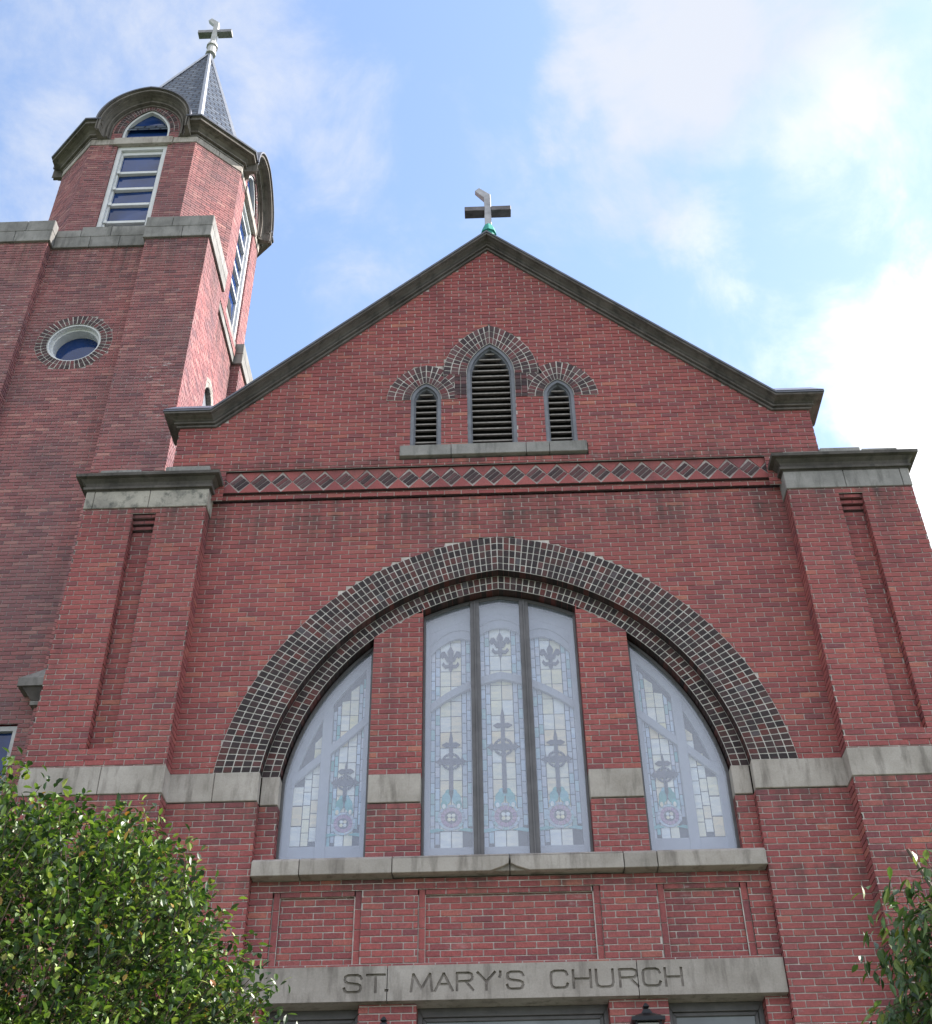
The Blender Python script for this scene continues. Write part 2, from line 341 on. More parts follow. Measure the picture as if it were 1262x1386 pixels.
# pointed arch: right-hand arc centred at (cx-c, z0-e) with radius rho, left one mirrored
class Arch:
    def __init__(s, cx, z0, c, e, rho): s.cx, s.z0, s.c, s.e, s.rho = cx, z0, c, e, rho
    @staticmethod
    def hr(cx, z0, h, rise):
        c = (rise*rise-h*h)/(2*h); return Arch(cx, z0, c, 0, h+c)
    def off(s, d): return Arch(s.cx, s.z0, s.c, s.e, s.rho+d)
    def half(s, z):
        t = s.rho**2-(z-s.z0+s.e)**2
        return max(0., math.sqrt(t)-s.c) if t > 0 else 0.
    def top(s): return s.z0-s.e+math.sqrt(s.rho**2-s.c**2)
    def zat(s, u): return s.z0-s.e+math.sqrt(max(0, s.rho**2-(abs(u-s.cx)+s.c)**2))
    def a(s, t, rho=None):
        rho = rho or s.rho; a0 = math.asin(s.e/rho); a1 = math.acos(s.c/rho); return a0+(a1-a0)*t
    def pt(s, t, rho=None, side=1):
        rho = rho or s.rho; an = s.a(t, rho)
        return (s.cx+side*(rho*math.cos(an)-s.c), s.z0-s.e+rho*math.sin(an))
    def curve(s, n=24, d=0.):
        r = s.rho+d
        return [s.pt(i/n, r, -1) for i in range(n+1)]+[s.pt(1-i/n, r, 1) for i in range(1, n+1)]
def voussoirs(mb, fr, A, rows, rw, bw, depth=.006, soff=0., skip=None, gap=.013, rnd=random):
    rm = A.rho+rows*rw/2; n = max(3, round((A.a(1, rm)-A.a(0, rm))*rm/bw))
    for side in (-1, 1):
        for r in range(rows):
            r0, r1 = A.rho+r*rw, A.rho+(r+1)*rw
            for i in range(n):
                q = [A.pt(i/n, r0, side), A.pt((i+1)/n, r0, side), A.pt((i+1)/n, r1, side), A.pt(i/n, r1, side)]
                cu = sum(p[0] for p in q)/4; cz = sum(p[1] for p in q)/4
                if skip and skip(cu, cz): continue
                mb.add([fr(*p, -depth) for p in q], ((0, 1, 2, 3),), 1)
                gt = gap*.5/bw; g0, g1 = (i+gt)/n, (i+1-gt)/n
                q = [A.pt(g0, r0+gap*.5, side), A.pt(g1, r0+gap*.5, side), A.pt(g1, r1-gap*.5, side), A.pt(g0, r1-gap*.5, side)]
                d = rnd.uniform(-.002, .003); dd = soff if (r == 0 and soff) else depth
                v = [fr(*p, d) for p in q]+[fr(*p, -dd) for p in q]
                mb.add(v, ((0, 1, 2, 3), (0, 4, 5, 1), (1, 5, 6, 2), (2, 6, 7, 3), (3, 7, 4, 0)), 0)
    if soff:
        for side in (-1, 1):
            for i in range(n):
                p, q = A.pt(i/n, A.rho+gap, side), A.pt((i+1)/n, A.rho+gap, side)
                mb.quad(fr(*p, -.004), fr(*q, -.004), fr(*q, -soff), fr(*p, -soff), 2)

# ================================================================== CHURCH
CH = thing('church', 'red brick church with steep gable, great arched window and tall slate spired tower', 'church', (0, 0, GZ))
ARC = Arch(0, 6.16, .38, .415, 3.05)              # intrados of the outer ring
OUT, INN = ARC.off(.4975), ARC.off(-.19)
PX0, PX1, PY = 3.60, 5.13, -.25                  # corner piers
rg = random.Random(1)

# main wall (plane Y = 0) with the great arch left open
mb = MB()
def reg_main(z):
    if z > 6.16: return minus([(-3.62, 3.62)], [(-OUT.half(z), OUT.half(z))] if OUT.half(z) > 0 else [])
    return [(-3.62, -2.63), (2.63, 3.62)]
fr = front(0)
bwall(mb, fr, reg_main, GZ, 5.83, rg); bwall(mb, fr, reg_main, 6.16, 9.94, rg)
for s in (-1, 1):                                 # jambs of the recessed bay
    f = frame((s*2.63, 0, 0), (0, 1, 0), (-s, 0, 0))
    bwall(mb, f, lambda z: [(REC, .12)], GZ, 5.83, rg)
mb.build('facade_wall', [BRICK, MORT], CH)

# corbelled courses, diamond band and gable wall
mb = MB()
bwall(mb, front(-.035), lambda z: [(-3.6, 3.6)], 9.945, 10.04, rg)
mb.quad((-3.6, .0, 9.95), (3.6, 0, 9.95), (3.6, -.034, 9.95), (-3.6, -.034, 9.95), 2)  # underside in dark brick: shade under the overhang put into colour
mb.build('corbel_course', [BRICK, MORT, DARKM], CH)
GW = -.11
def gab_half(z): return 4.16 if z < 11.2 else max(0, 4.16*0+3.66-(z-11.15)/.943)
def kk(z): return 4.16 if z < 11.2 else 3.66-(z-11.18)*1.0585
LC = Arch.hr(-.008, 12.0, .325, .60); LL = Arch.hr(-.885, 11.55, .205, .31); LR = Arch.hr(.895, 11.55, .205, .31)
def hole(z, A, zb, ext):
    if z < zb: return []
    h = (A.rho-A.c) if z < A.z0 else A.off(ext).half(z)
    return [(A.cx-h, A.cx+h)] if h > 0 else []
def reg_gable(z):
    cuts = []
    if z < 10.70 and z > 10.52: return minus([(-kk(z), kk(z))], [(-1.22, 1.22)])
    if z >= 10.70:
        for A in (LL, LR, LC):
            if z < A.z0:
                h = A.rho-A.c; cuts.append((A.cx-h, A.cx+h))
            else:
                h = A.off(.33).half(z); cuts.append((A.cx-h, A.cx+h)) if h > 0 else None
        if 11.55 <= z < 12.0: cuts.append((-.50, -.3)); cuts.append((.3, .50))
    return minus([(-kk(z), kk(z))], cuts)
mb = MB(); fg = front(GW)
bwall(mb, fg, lambda z: [(-4.16, -3.45), (3.45, 4.16)], 9.9, 10.38, rg)
bwall(mb, fg, reg_gable, 10.38, 14.64, rg)
mb.quad((-4.16, GW+.002, 10.386), (4.16, GW+.002, 10.386), (4.16, 0, 10.386), (-4.16, 0, 10.386), 2)  # gable overhang's shadow line painted with the dark brick
for s in (-1, 1):
    f = frame((s*4.16, GW, 0), (0, 1, 0), (s, 0, 0)); bwall(mb, f, lambda z: [(REC, .6)], 9.9, 11.25, rg)
mb.build('gable_wall', [BRICK, MORT, DARKM], CH)

# diamond band
mb = MB(); fb = front(-.072); zb0, zb1 = 10.045, 10.38; zc = (zb0+zb1)/2-.005; DX = .2712
bmort = .0
mb.quad(fb(-3.6, zb0, -REC), fb(3.6, zb0, -REC), fb(3.6, zb1, -REC), fb(-3.6, zb1, -REC), 1)
mb.quad((-3.6, -.02, zb0+.001), (3.6, -.02, zb0+.001), (3.6, -.071, zb0+.001), (-3.6, -.071, zb0+.001), 2)  # dark underside of the band, its shade painted in
n = 25; h = DX/2-.006
for i in range(-13, 14):
    cx = i*DX-.01
    if abs(cx) > 3.55: continue
    # three dark bricks laid across the diamond
    e1 = Vector((.7071, .7071)); e2 = Vector((-.7071, .7071)); sd2 = .182
    for j in (-1, 0, 1):
        c0 = Vector((cx, zc))+e2*(j*sd2/3); pa = []
        for a, b in ((-1, -1), (1, -1), (1, 1), (-1, 1)):
            p = c0+e1*(a*sd2*.48)+e2*(b*(sd2/6-.007)); pa.append((p.x, p.y))
        mb.slab(fb, pa, -.006, rg.uniform(-.002, .002), 2)
    # red triangles between diamonds
    xr = cx+DX/2; t = .003
    mb.slab(fb, [(cx+t*1.6, zb1-.004), (xr, zc+t*2.), (cx+DX-t*1.6, zb1-.004)], -REC, 0, 0)
    mb.slab(fb, [(cx+t*1.6, zb0+.004), (cx+DX-t*1.6, zb0+.004), (xr, zc-t*2.)], -REC, 0, 0)
mb.build('diamond_band', [BRICK, TMORT, DARKM], CH, 'brick band of dark diamonds running across the facade under the gable')

# great arch rings
mb = MB(); rr = random.Random(4)
voussoirs(mb, front(-.010), ARC, 5, .0995, .0735, .005, soff=.14, rnd=rr)  # soffit faces dark: soot and the recess's shade put into colour
mb.build('arch_ring', [DARKB, LMORT, DARKM], CH, 'five row dark brick arch over the great window')
mb = MB()
A2 = ARC.off(-.19)
voussoirs(mb, front(.12), A2, 2, .095, .0735, .005, soff=.2, rnd=rr)  # inner soffit toned likewise, shade and soot in its colour
mb.build('inner_arch_ring', [DARKB, LMORT, DARKM], CH, 'recessed two row dark brick ring inside the great arch')

# recessed bay: window piers, panels, jamb strips
BY = .12; mb = MB(); fbay = front(BY)
PAN = [(-2.40, -1.49), (-.92, .925), (1.495, 2.41)]; PZ0, PZ1 = 4.135, 4.90; SW = .078
def reg_bay(z):
    if 4.077 < z < 4.99:
        return minus([(-2.63, 2.63)], PAN if PZ0 < z < PZ1 else [])
    if z <= 3.745: return [(-2.63, -2.41), (-1.47, -.92), (.925, 1.485), (2.41, 2.63)]
    return [(-2.63, -2.43), (-1.475, -.905), (.905, 1.475), (2.43, 2.63)]
bwall(mb, fbay, reg_bay, GZ, 3.745, rg); bwall(mb, fbay, reg_bay, 4.077, 4.99, rg); bwall(mb, fbay, reg_bay, 5.2, 5.83, rg)
def reg_up(z):
    o = []
    h = INN.half(z)
    for s in (-1, 1):
        a, b = .905, min(1.475, h)
        if b > a: o.append((a, b) if s > 0 else (-b, -a))
    return sorted(o)
bwall(mb, fbay, reg_up, 6.16, 8.36, rg)
for s in (-1, 1):                                 # window reveals
    for x, d in ((.905, -1), (1.475, 1)):
        zt = INN.zat(x)
        f = frame((s*x, BY, 0), (0, 1, 0), (s*d, 0, 0)); bwall(mb, f, lambda z: [(REC, .22)], 5.2, 5.83, rg); bwall(mb, f, lambda z: [(REC, .22)], 6.16, zt, rg)
    f = frame((s*2.43, BY, 0), (0, 1, 0), (-s, 0, 0)); bwall(mb, f, lambda z: [(REC, .22)], 5.2, 5.83, rg)
    for x, d in ((.92, -1), (1.48, 1), (2.41, -1)):
        f = frame((s*x, BY, 0), (0, 1, 0), (s*d, 0, 0)); bwall(mb, f, lambda z: [(REC, .3)], GZ, 3.745, rg)
mb.build('window_pier', [BRICK, MORT], CH, 'brick piers and wall of the recessed bay round the windows')
for a, b in PAN:
    mb = MB(); f1, f2 = front(BY+.022), front(BY+.05)
    bwall(mb, f2, lambda z: [(a+SW, b-SW)], PZ0, PZ1-SW, rg, u_off=.05)
    # soldier strips: bricks on end at the sides, stretchers along the top
    for x in (a, b-SW):
        mb.quad(f1(x, PZ0, -REC), f1(x+SW, PZ0, -REC), f1(x+SW, PZ1, -REC), f1(x, PZ1, -REC), 1)
        z = PZ1-.006
        while z > PZ0+.03:
            z2 = max(PZ0, z-.2); mb.obox(f1, x+.012, x+SW-.006, -REC-.03, 0, z2, z, 0); z = z2-.011
    x = a+SW
    while x < b-SW-.02:
        x2 = min(b-SW, x+.2); mb.obox(f1, x, x2, -REC-.03, 0, PZ1-SW+.004, PZ1-.01, 0); x = x2+.011
    mb.quad(f1(a, PZ1-SW, -REC), f1(b, PZ1-SW, -REC), f1(b, PZ1, -REC), f1(a, PZ1, -REC), 1)
    for (p, q) in (((a, PZ1), (b, PZ1)),):
        mb.quad(fbay(*p, 0), fbay(*q, 0), fbay(*q, -.03), fbay(*p, -.03), 1)
    mb.quad(f1(a+SW, PZ1-SW, 0), f1(b-SW, PZ1-SW, 0), f1(b-SW, PZ1-SW, -.03), f1(a+SW, PZ1-SW, -.03), 1)
    mb.build('brick_panel', [BRICK, MORT], CH)

# stone belts, sill and lintel, as separate blocks with fine joints
def blocks(mb, xs, y0, y1, z0, z1, j=.006, mi=0, rnd=rg):
    for a, b in zip(xs, xs[1:]):
        dy = rnd.uniform(-.002, .002); mb.box(a+j/2, b-j/2, y0+dy, y1, z0, z1, mi)
for s in (-1, 1):
    def xs(l): return sorted(s*v for v in l)
    for l, y0, y1 in ((([2.632, 3.12, 3.6] if s < 0 else [2.632, 3.6]), -.014, .10), ([2.43, 2.63], BY-.014, BY+.2), ([.903, 1.477], BY-.012, BY+.2)):
        mb = MB(); blocks(mb, xs(l), y0, y1, 5.83, 6.16); mb.build('stone_belt', STONE, CH, bevel=.006)
mb = MB()
for a, b in zip([-2.625, -2.13, -1.18, .02, 1.18, 1.52, 2.625], [-2.13, -1.18, .02, 1.18, 1.52, 2.625]):
    y0 = -.03+rg.uniform(-.003, .003); z0, z1 = 4.99, 5.20; J = .004
    pr = [(y0, z0), (y0, z0+.155), (y0+.05, z1-.015), (BY+.25, z1+.01), (BY+.25, z0)]
    x0, x1 = a+J, b-J
    if abs(b-.02) < 1e-6 or abs(a-.02) < 1e-6:    # the two middle stones are broken at their meeting corner
        xn = .02; sgn = -1 if abs(b-.02) < 1e-6 else 1
        far = x0 if sgn < 0 else x1
        pts = [(far, z0), (xn+sgn*.20, z0), (xn+sgn*.07, z0+.045), (xn+sgn*.012, z0+.075), (xn+sgn*.005, z0+.155), (far, z0+.155)]
        v = [(x, y0, z) for x, z in pts]+[(x, y0+.08, z) for x, z in pts]; m_ = len(pts)
        mb.add(v, [tuple(range(m_)), tuple(range(2*m_-1, m_-1, -1))]+[(i, m_+i, m_+(i+1) % m_, (i+1) % m_) for i in range(m_)])
        y1 = y0+.045
        pr = [(y1, z0+.012), (y1, z0+.155), (y0, z0+.158), (y0+.05, z1-.015), (BY+.25, z1+.01), (BY+.25, z0+.012)]
    n_ = len(pr); v = [(x0, y, z) for y, z in pr]+[(x1, y, z) for y, z in pr]
    mb.add(v, [tuple(range(n_)), tuple(range(2*n_-1, n_-1, -1))]+[(i, n_+i, n_+(i+1) % n_, (i+1) % n_) for i in range(n_)])
mb.build('window_sill', STONE, CH, 'long grey stone sill cracked at its middle joint', bevel=.005)

# carved lintel: letters cut into the stone
mb = MB(); LX = [-2.625, -1.2, 1.21, 2.625]
for a, b in zip(LX, LX[1:]): mb.box(a+.004, b-.004, .03, .42, 3.745, 4.077)
lint = mb.build('name_lintel', STONE, CH, 'stone lintel carved with the words ST. MARY\'S CHURCH')
GLY = {'S': [[(1, .80), (.93, .93), (.78, 1), (.22, 1), (.06, .92), (.03, .76), (.07, .62), (.22, .54), (.78, .46), (.94, .38), (.98, .22), (.92, .07), (.78, 0), (.2, 0), (.05, .07), (0, .22)]],
       'T': [[(0, 1), (1, 1)], [(.5, 1), (.5, 0)]], '.': [[(0, .07), (1, .07)]], "'": [[(.5, 1.02), (.5, .84), (.2, .74)]],
       'M': [[(0, 0), (.10, 1), (.5, .12), (.90, 1), (1, 0)]], 'A': [[(0, 0), (.5, 1), (1, 0)], [(.19, .36), (.81, .36)]],
       'R': [[(0, 0), (0, 1), (.74, 1), (.92, .93), (.97, .78), (.95, .63), (.82, .52), (0, .50)], [(.55, .50), (1, 0)]],
       'Y': [[(0, 1), (.5, .46), (1, 1)], [(.5, .46), (.5, 0)]], 'H': [[(0, 0), (0, 1)], [(1, 0), (1, 1)], [(0, .5), (1, .5)]],
       'C': [[(.99, .78), (.93, .93), (.78, 1), (.24, 1), (.07, .92), (.01, .74), (.01, .26), (.07, .08), (.24, 0), (.78, 0), (.93, .07), (.99, .22)]],
       'U': [[(0, 1), (0, .26), (.06, .08), (.22, 0), (.78, 0), (.94, .08), (1, .26), (1, 1)]]}
TXT = [('S', -1.615, -1.452), ('T', -1.393, -1.227), ('.', -1.212, -1.198), ('M', -.970, -.768), ('A', -.738, -.573), ('R', -.527, -.375), ('Y', -.325, -.163), ("'", -.118, -.098), ('S', -.045, .110),
       ('C', .375, .534), ('H', .592, .757), ('U', .813, .972), ('R', 1.036, 1.204), ('C', 1.260, 1.424), ('H', 1.475, 1.632)]
cuts = []
fc = front(.03); SWD = .0125; ZL0, ZL1 = 3.832, 3.992
mb = MB()
for ch, a, b in TXT:
    kx = rg.uniform(-.002, .002)
    for st in GLY[ch]:
        P_ = [Vector((a+kx+u*(b-a), ZL0+v*(ZL1-ZL0))) for u, v in st]
        for k, (p, q) in enumerate(zip(P_, P_[1:])):
            d = (q-p).normalized(); n_ = Vector((-d.y, d.x)); e0 = SWD if k == 0 else SWD*.5; e1 = SWD if k == len(P_)-2 else SWD*.5
            p0, q0_ = p-d*e0, q+d*e1; dep = -.026-.0007*((k*7) % 5)
            wq = SWD+.0003*((k*5) % 3)
            mb.slab(fc, [tuple(p0-n_*wq), tuple(q0_-n_*wq), tuple(q0_+n_*wq), tuple(p0+n_*wq)], dep, .012)
me_o = mb.build('cut', STONE); cuts.append(me_o)
for o in cuts:
    md = lint.modifiers.new('cut', 'BOOLEAN'); md.operation = 'DIFFERENCE'; md.solver = 'EXACT'; md.use_self = True; md.object = o
bpy.context.view_layer.update()
me2 = bpy.data.meshes.new_from_object(lint.evaluated_get(bpy.context.evaluated_depsgraph_get()))
if len(me2.polygons) > 100: lint.modifiers.clear(); lint.data = me2
else: lint.modifiers.clear(); print('BOOLEAN FAILED', len(me2.polygons))
for o in cuts: bpy.data.objects.remove(o)

# corner piers
def pier(s):
    mb = MB(); X = lambda u: s*u
    f = frame((0, PY, 0), (1, 0, 0), (0, -1, 0))
    a, b = sorted((s*PX0, s*PX1)); r0, r1 = sorted((s*4.50, s*4.21)); RB, RT = 6.38, 9.62
    pr = random.Random(11+s)
    bwall(mb, f, lambda z: minus([(a, b)], [(r0, r1)] if RB < z < RT else []), 6.145, 9.70, pr)
    bwall(mb, f, lambda z: [(a, b)], GZ, 5.825, pr)
    f2 = frame((0, PY+.13, 0), (1, 0, 0), (0, -1, 0)); bwall(mb, f2, lambda z: [(r0, r1)], RB, RT-.2, pr)
    for k in range(3):                            # corbelled bricks closing the slot
        f3 = frame((0, PY+.10-.035*k, 0), (1, 0, 0), (0, -1, 0)); z = RT-.2+k*C
        bwall(mb, f3, lambda z: [(r0, r1)], z+.003, z+C-.003, pr)
        mb.box(r0, r1, PY+.10-.035*k+.004, PY+.13, z+.004, z+C-.006, 2)
    for x, d in ((r0, 1), (r1, -1)):
        f4 = frame((x, PY, 0), (0, 1, 0), (d, 0, 0)); bwall(mb, f4, lambda z: [(REC, .13)], RB, RT, pr)
    # sloped brick foot of the slot
    mb.quad((r0, PY+.002, RB-.16), (r1, PY+.002, RB-.16), (r1, PY+.125, RB+.06), (r0, PY+.125, RB+.06), 0)
    for x, d in ((s*PX0, -s), (s*PX1, s)):
        f5 = frame((x, PY, 0), (0, 1, 0), (d, 0, 0)); yy = .25 if abs(x) < 4 else 1.2
        bwall(mb, f5, lambda z: [(REC, yy)], GZ, 5.825, pr, .1); bwall(mb, f5, lambda z: [(REC, yy)], 6.145, 9.70, pr, .1)
    mb.box(a+.03, b-.03, PY+.2, .9, GZ, 9.7, 1)
    o = mb.build('corner_pier', [BRICK, MORT, DARKM], CH)
    mb = MB()
    jj = sorted(s*v for v in (PX0-.012, 4.62 if s > 0 else 4.28, PX1+.012))
    blocks(mb, jj, PY-.012, .02, 5.825, 6.145); mb.build('pier_belt', STONE, o, bevel=.006)
    mb = MB(); jj = sorted(s*v for v in (PX0-.012, 4.33, PX1-.1, PX1+.012)); blocks(mb, jj, PY-.012, .3, 9.70, 9.97)
    mb.build('pier_necking', CAPST if s < 0 else BLUE, o, bevel=.006)
    mb = MB(); ia, ib = sorted((s*PX0, s*PX1)); q = Vector((0, 0, 1))
    fr_ = [((ia, 1.2, 9.97), (-1, 0, 0), q), ((ia, PY, 9.97), (-1, -1, 0), q), ((ib, PY, 9.97), (1, -1, 0), q), ((ib, 1.2, 9.97), (1, 0, 0), q)]
    if s < 0: fr_[-1] = ((ib, .0, 9.97), (1, 0, 0), q)
    else: fr_[0] = ((ia, .0, 9.97), (-1, 0, 0), q)
    prof = [(-.1, 0), (.012, 0), (.012, .018), (.045, .018), (.05, .05), (.018, .054), (.022, .075), (.04, .115), (.085, .145), (.085, .158), (.14, .158), (.145, .20), (.12, .205), (.12, .222), (-.1, .228)]
    mb.sweep(fr_, prof, 0)
    mb.build('pier_cornice', DARKST, o)
    mb = MB()
    x = ia-.02
    if s < 0: seg = [(-5.02, -4.5, .10), (-4.49, -4.2, .07), (-4.19, -3.62, .13)]
    else: seg = [(3.63, 4.1, .07), (4.11, 4.62, .12), (4.63, 5.08, .09)]
    for p, r_, h_ in seg: mb.box(p, r_, PY-.03, .5, 10.192, 10.19+h_+.03)
    mb.build('pier_blocking', BLUE, o, bevel=.015)
for s in (-1, 1): pier(s)

# gable louvers
def louver(A, zb, label):
    fL = front(GW+.02); mb = MB(); n_ = 14
    h = A.rho-A.c
    def outline(d):
        r = A.off(d); hh = h+d
        return [(A.cx-hh, zb)]+[p for p in r.curve(n_)]+[(A.cx+hh, zb)]
    for d0, d1, y0, y1 in ((0, -.045, -.20, 0.012), (-.045, -.065, -.20, -.03)):
        mb.band(fL, outline(d0), outline(d1), y0, y1)
    o = mb.build('gable_louver', PAINTG, CH, label)
    mb = MB(); z = zb+.02; B = A.off(-.055); top = B.top()
    while z < top-.06:
        zz = z+.03; hh = (h-.055) if zz < A.z0 else B.half(zz)
        if hh > .03:
            a, b = A.cx-hh, A.cx+hh
            v = [fL(a, z, -.045), fL(b, z, -.045), fL(b, z+.07, -.16), fL(a, z+.07, -.16), fL(a, z+.022, -.045), fL(b, z+.022, -.045), fL(b, z+.092, -.16), fL(a, z+.092, -.16)]
            mb.add(v, ((0, 1, 2, 3), (4, 7, 6, 5), (0, 4, 5, 1), (1, 5, 6, 2), (2, 6, 7, 3), (3, 7, 4, 0)))
        z += .108
    mb.build('louver_slat', SLATW, o)
    mb = MB(); mb.slab(fL, outline(-.01), -.30, -.24); mb.build('louver_backing', BLACK, o)
louver(LC, 10.70, 'tall central pointed louver in the gable')
louver(LL, 10.70, 'small pointed louver left of the tall one')
louver(LR, 10.70, 'small pointed louver right of the tall one')
mb = MB(); fh = front(GW-.012); rr = random.Random(9)
for A, sk in ((LC, None), (LL, lambda u, z: u > -.505 or math.hypot(0, 0) > 1), (LR, lambda u, z: u < .505)):
    B = A
    def skip(u, z, A=A, sk=sk):
        if sk and sk(u, z): return True
        if A is not LC and abs(u) < LC.off(.33).half(z)+.01 and z > LC.z0: return True
        return False
    voussoirs(mb, fh, B, 3, .109, .068, .005, soff=.05, skip=skip, rnd=rr)
for s in (-1, 1): mb.obox(fh, *sorted((LC.cx+s*.33, s*.66)), -.05, -.0125, 11.56, 12.2, 2)
for s in (-1, 1):                                 # upright dark strips beside the tall louver
    z = 11.555
    while z < 12.0:
        for k in (0, 1):
            x0 = LC.cx+s*(.325+k*.085); x1 = LC.cx+s*(.325+(k+1)*.085); x0, x1 = sorted((x0, x1))
            mb.obox(fh, x0+.004, x1-.004, -.012, rr.uniform(-.002, .002), z, min(12.0, z+.058), 0)
        mb.quad(fh(LC.cx+s*.325, z-.005, -.012), fh(LC.cx+s*.5, z-.005, -.012), fh(LC.cx+s*.5, z+.064, -.012), fh(LC.cx+s*.325, z+.064, -.012), 1)
        z += .067
mb.build('louver_hood', [DARKM, LMORT, DARKM], CH, 'dark brick hoods joined over the three gable louvers')
mb = MB(); blocks(mb, [-1.22, -.55, .42, .72, 1.21], GW-.05, GW+.2, 10.52, 10.698); mb.build('louver_sill', BLUE, CH, bevel=.006)

# raking cornice with short level returns
q0 = Vector((0, 0, 1)); sl_ = .943; n1v = Vector((-sl_, 0, 1)).normalized(); n2v = Vector((sl_, 0, 1)).normalized()
def miter(a, b): return (a+b)/(1+a.dot(b))
F_ = Vector((0, -1, 0)); zr = 11.15
pth = [((-4.16, .35, zr), (-1, 0, 0), q0), ((-4.16, GW, zr), (-1, -1, 0), q0), ((-3.67, GW, zr), F_, miter(q0, n1v)), ((0, GW, zr+3.67*sl_), F_, miter(n1v, n2v)),
       ((3.67, GW, zr), F_, miter(n2v, q0)), ((4.16, GW, zr), (1, -1, 0), q0), ((4.16, .35, zr), (1, 0, 0), q0)]
prof = [(-.1, 0), (.03, 0), (.034, .026), (.012, .028), (.012, .040), (.062, .040), (.066, .058), (.03, .062), (.035, .08), (.07, .105), (.13, .118), (.13, .124), (.18, .124), (.182, .15), (-.1, .16)]
mb = MB(); mb.sweep(pth, prof); mb.build('raking_cornice', RAKE, CH, 'moulded dark cornice climbing both slopes of the gable')
mb = MB(); prof = [(-.12, .162), (.195, .152), (.195, .178), (-.12, .20)]
mb.sweep(pth, prof); mb.build('roof_edge', RDARK, CH)
for s in (-1, 1):                                 # steep little slopes over the returns
    mb = MB(); zt = 11.34
    v = [(s*4.355, GW-.195, zt), (s*3.70, GW-.195, zt), (s*3.34, .0, zt+.33), (s*4.30, .0, zt+.33), (s*4.30, .3, zt+.33), (s*3.34, .3, zt+.33), (s*4.355, .35, zt), (s*3.70, .35, zt)]
    mb.add(v, ((0, 1, 2, 3), (3, 2, 5, 4), (0, 3, 4, 6), (1, 7, 5, 2), (0, 6, 7, 1), (4, 5, 7, 6))); mb.build('return_weathering', FLASH, CH)
# nave roof and side walls behind the gable
mb = MB(); za = zr+3.67*sl_+.12; ze = za-3.95*sl_
v = [(-3.95, .02, ze), (0, .02, za), (3.95, .02, ze), (-3.95, 26, ze), (0, 26, za), (3.95, 26, ze), (-3.95, .02, ze-.1), (0, .02, za-.1), (3.95, .02, ze-.1), (-3.95, 26, ze-.1), (0, 26, za-.1), (3.95, 26, ze-.1)]
mb.add(v, ((0, 1, 4, 3), (1, 2, 5, 4), (6, 9, 10, 7), (7, 10, 11, 8), (0, 6, 7, 1), (1, 7, 8, 2), (0, 3, 9, 6), (2, 8, 11, 5), (3, 4, 10, 9), (4, 5, 11, 10)))
mb.build('nave_roof', SLATE, CH)
mb = MB(); mb.box(-4.14, -3.9, .45, 26, GZ, 10.7); mb.box(3.9, 4.14, .45, 26, GZ, 10.7); mb.box(-3.9, 3.9, 25.7, 26, GZ, 10.7); mb.build('nave_side_wall', PBRICK, CH)

# gable cross (upper arm bent over to the left)
def cross(name, x, y, zb, sc, parent, matl, base, label, armm):
    mb = MB(); a = .052*sc
    sh = [(x, y, zb), (x, y, zb+.80*sc), (x-.02*sc, y-.0*sc, zb+.86*sc), (x-.20*sc, y-.03*sc, zb+1.06*sc)]
    wd = [a, a, a*1.05, a*.55]
    vs = []
    for (px, py, pz), w_ in zip(sh, wd): vs += [(px-w_, py-w_, pz), (px+w_, py-w_, pz), (px+w_, py+w_, pz), (px-w_, py+w_, pz)]
    vs[4:8] = [(x-a, y-a, zb+.76*sc), (x+a, y-a, zb+.76*sc), (x+a, y+a, zb+.76*sc), (x-a, y+a, zb+.76*sc)]
    vs[8:12] = [(x-a*1.05, y-a, zb+.80*sc), (x+a*.95, y-a, zb+.875*sc), (x+a*.95, y+a, zb+.875*sc), (x-a*1.05, y+a, zb+.80*sc)]
    vs[12:16] = [(x-.195*sc, y-a*.8, zb+.99*sc), (x-.125*sc, y-a*.8, zb+1.065*sc), (x-.125*sc, y+a*.8, zb+1.065*sc), (x-.195*sc, y+a*.8, zb+.99*sc)]
    fs = []
    for i in range(3):
        for k in range(4): fs.append((i*4+k, i*4+(k+1) % 4, i*4+4+(k+1) % 4, i*4+4+k))
    fs += [(3, 2, 1, 0), (12, 13, 14, 15)]
    mb.add(vs, fs)
    o = mb.build(name, matl, parent, label, bevel=.006); mb = MB()
    for s in (-1, 1): mb.box(min(x+s*a, x+s*.36*sc), max(x+s*a, x+s*.36*sc), y-a*1.1, y+a*1.9, zb+.47*sc, zb+.57*sc, 0)
    mb.build('cross_arm', armm, o, bevel=.005)
    mb = MB(); mb.tube([(x, y, zb-.34*sc), (x, y, zb-.1*sc), (x, y, zb-.04*sc)], [.11*sc, .09*sc, .10*sc], 10); mb.tube([(x, y, zb-.06*sc), (x, y, zb+.05*sc), (x, y, zb+.14*sc)], [.125*sc, .10*sc, .065*sc], 8)
    mb.build('cross_base', base, o, bevel=.004)
cross('gable_cross', .035, -.02, 15.16, 1.0, CH, GALV, COPPER, 'weathered metal cross with green copper foot on the gable peak', simple('shaded_arm_metal', (.12, .11, .115), .5, .4, .5, 9))  # arms darker than the shaft: shade of their undersides put into colour

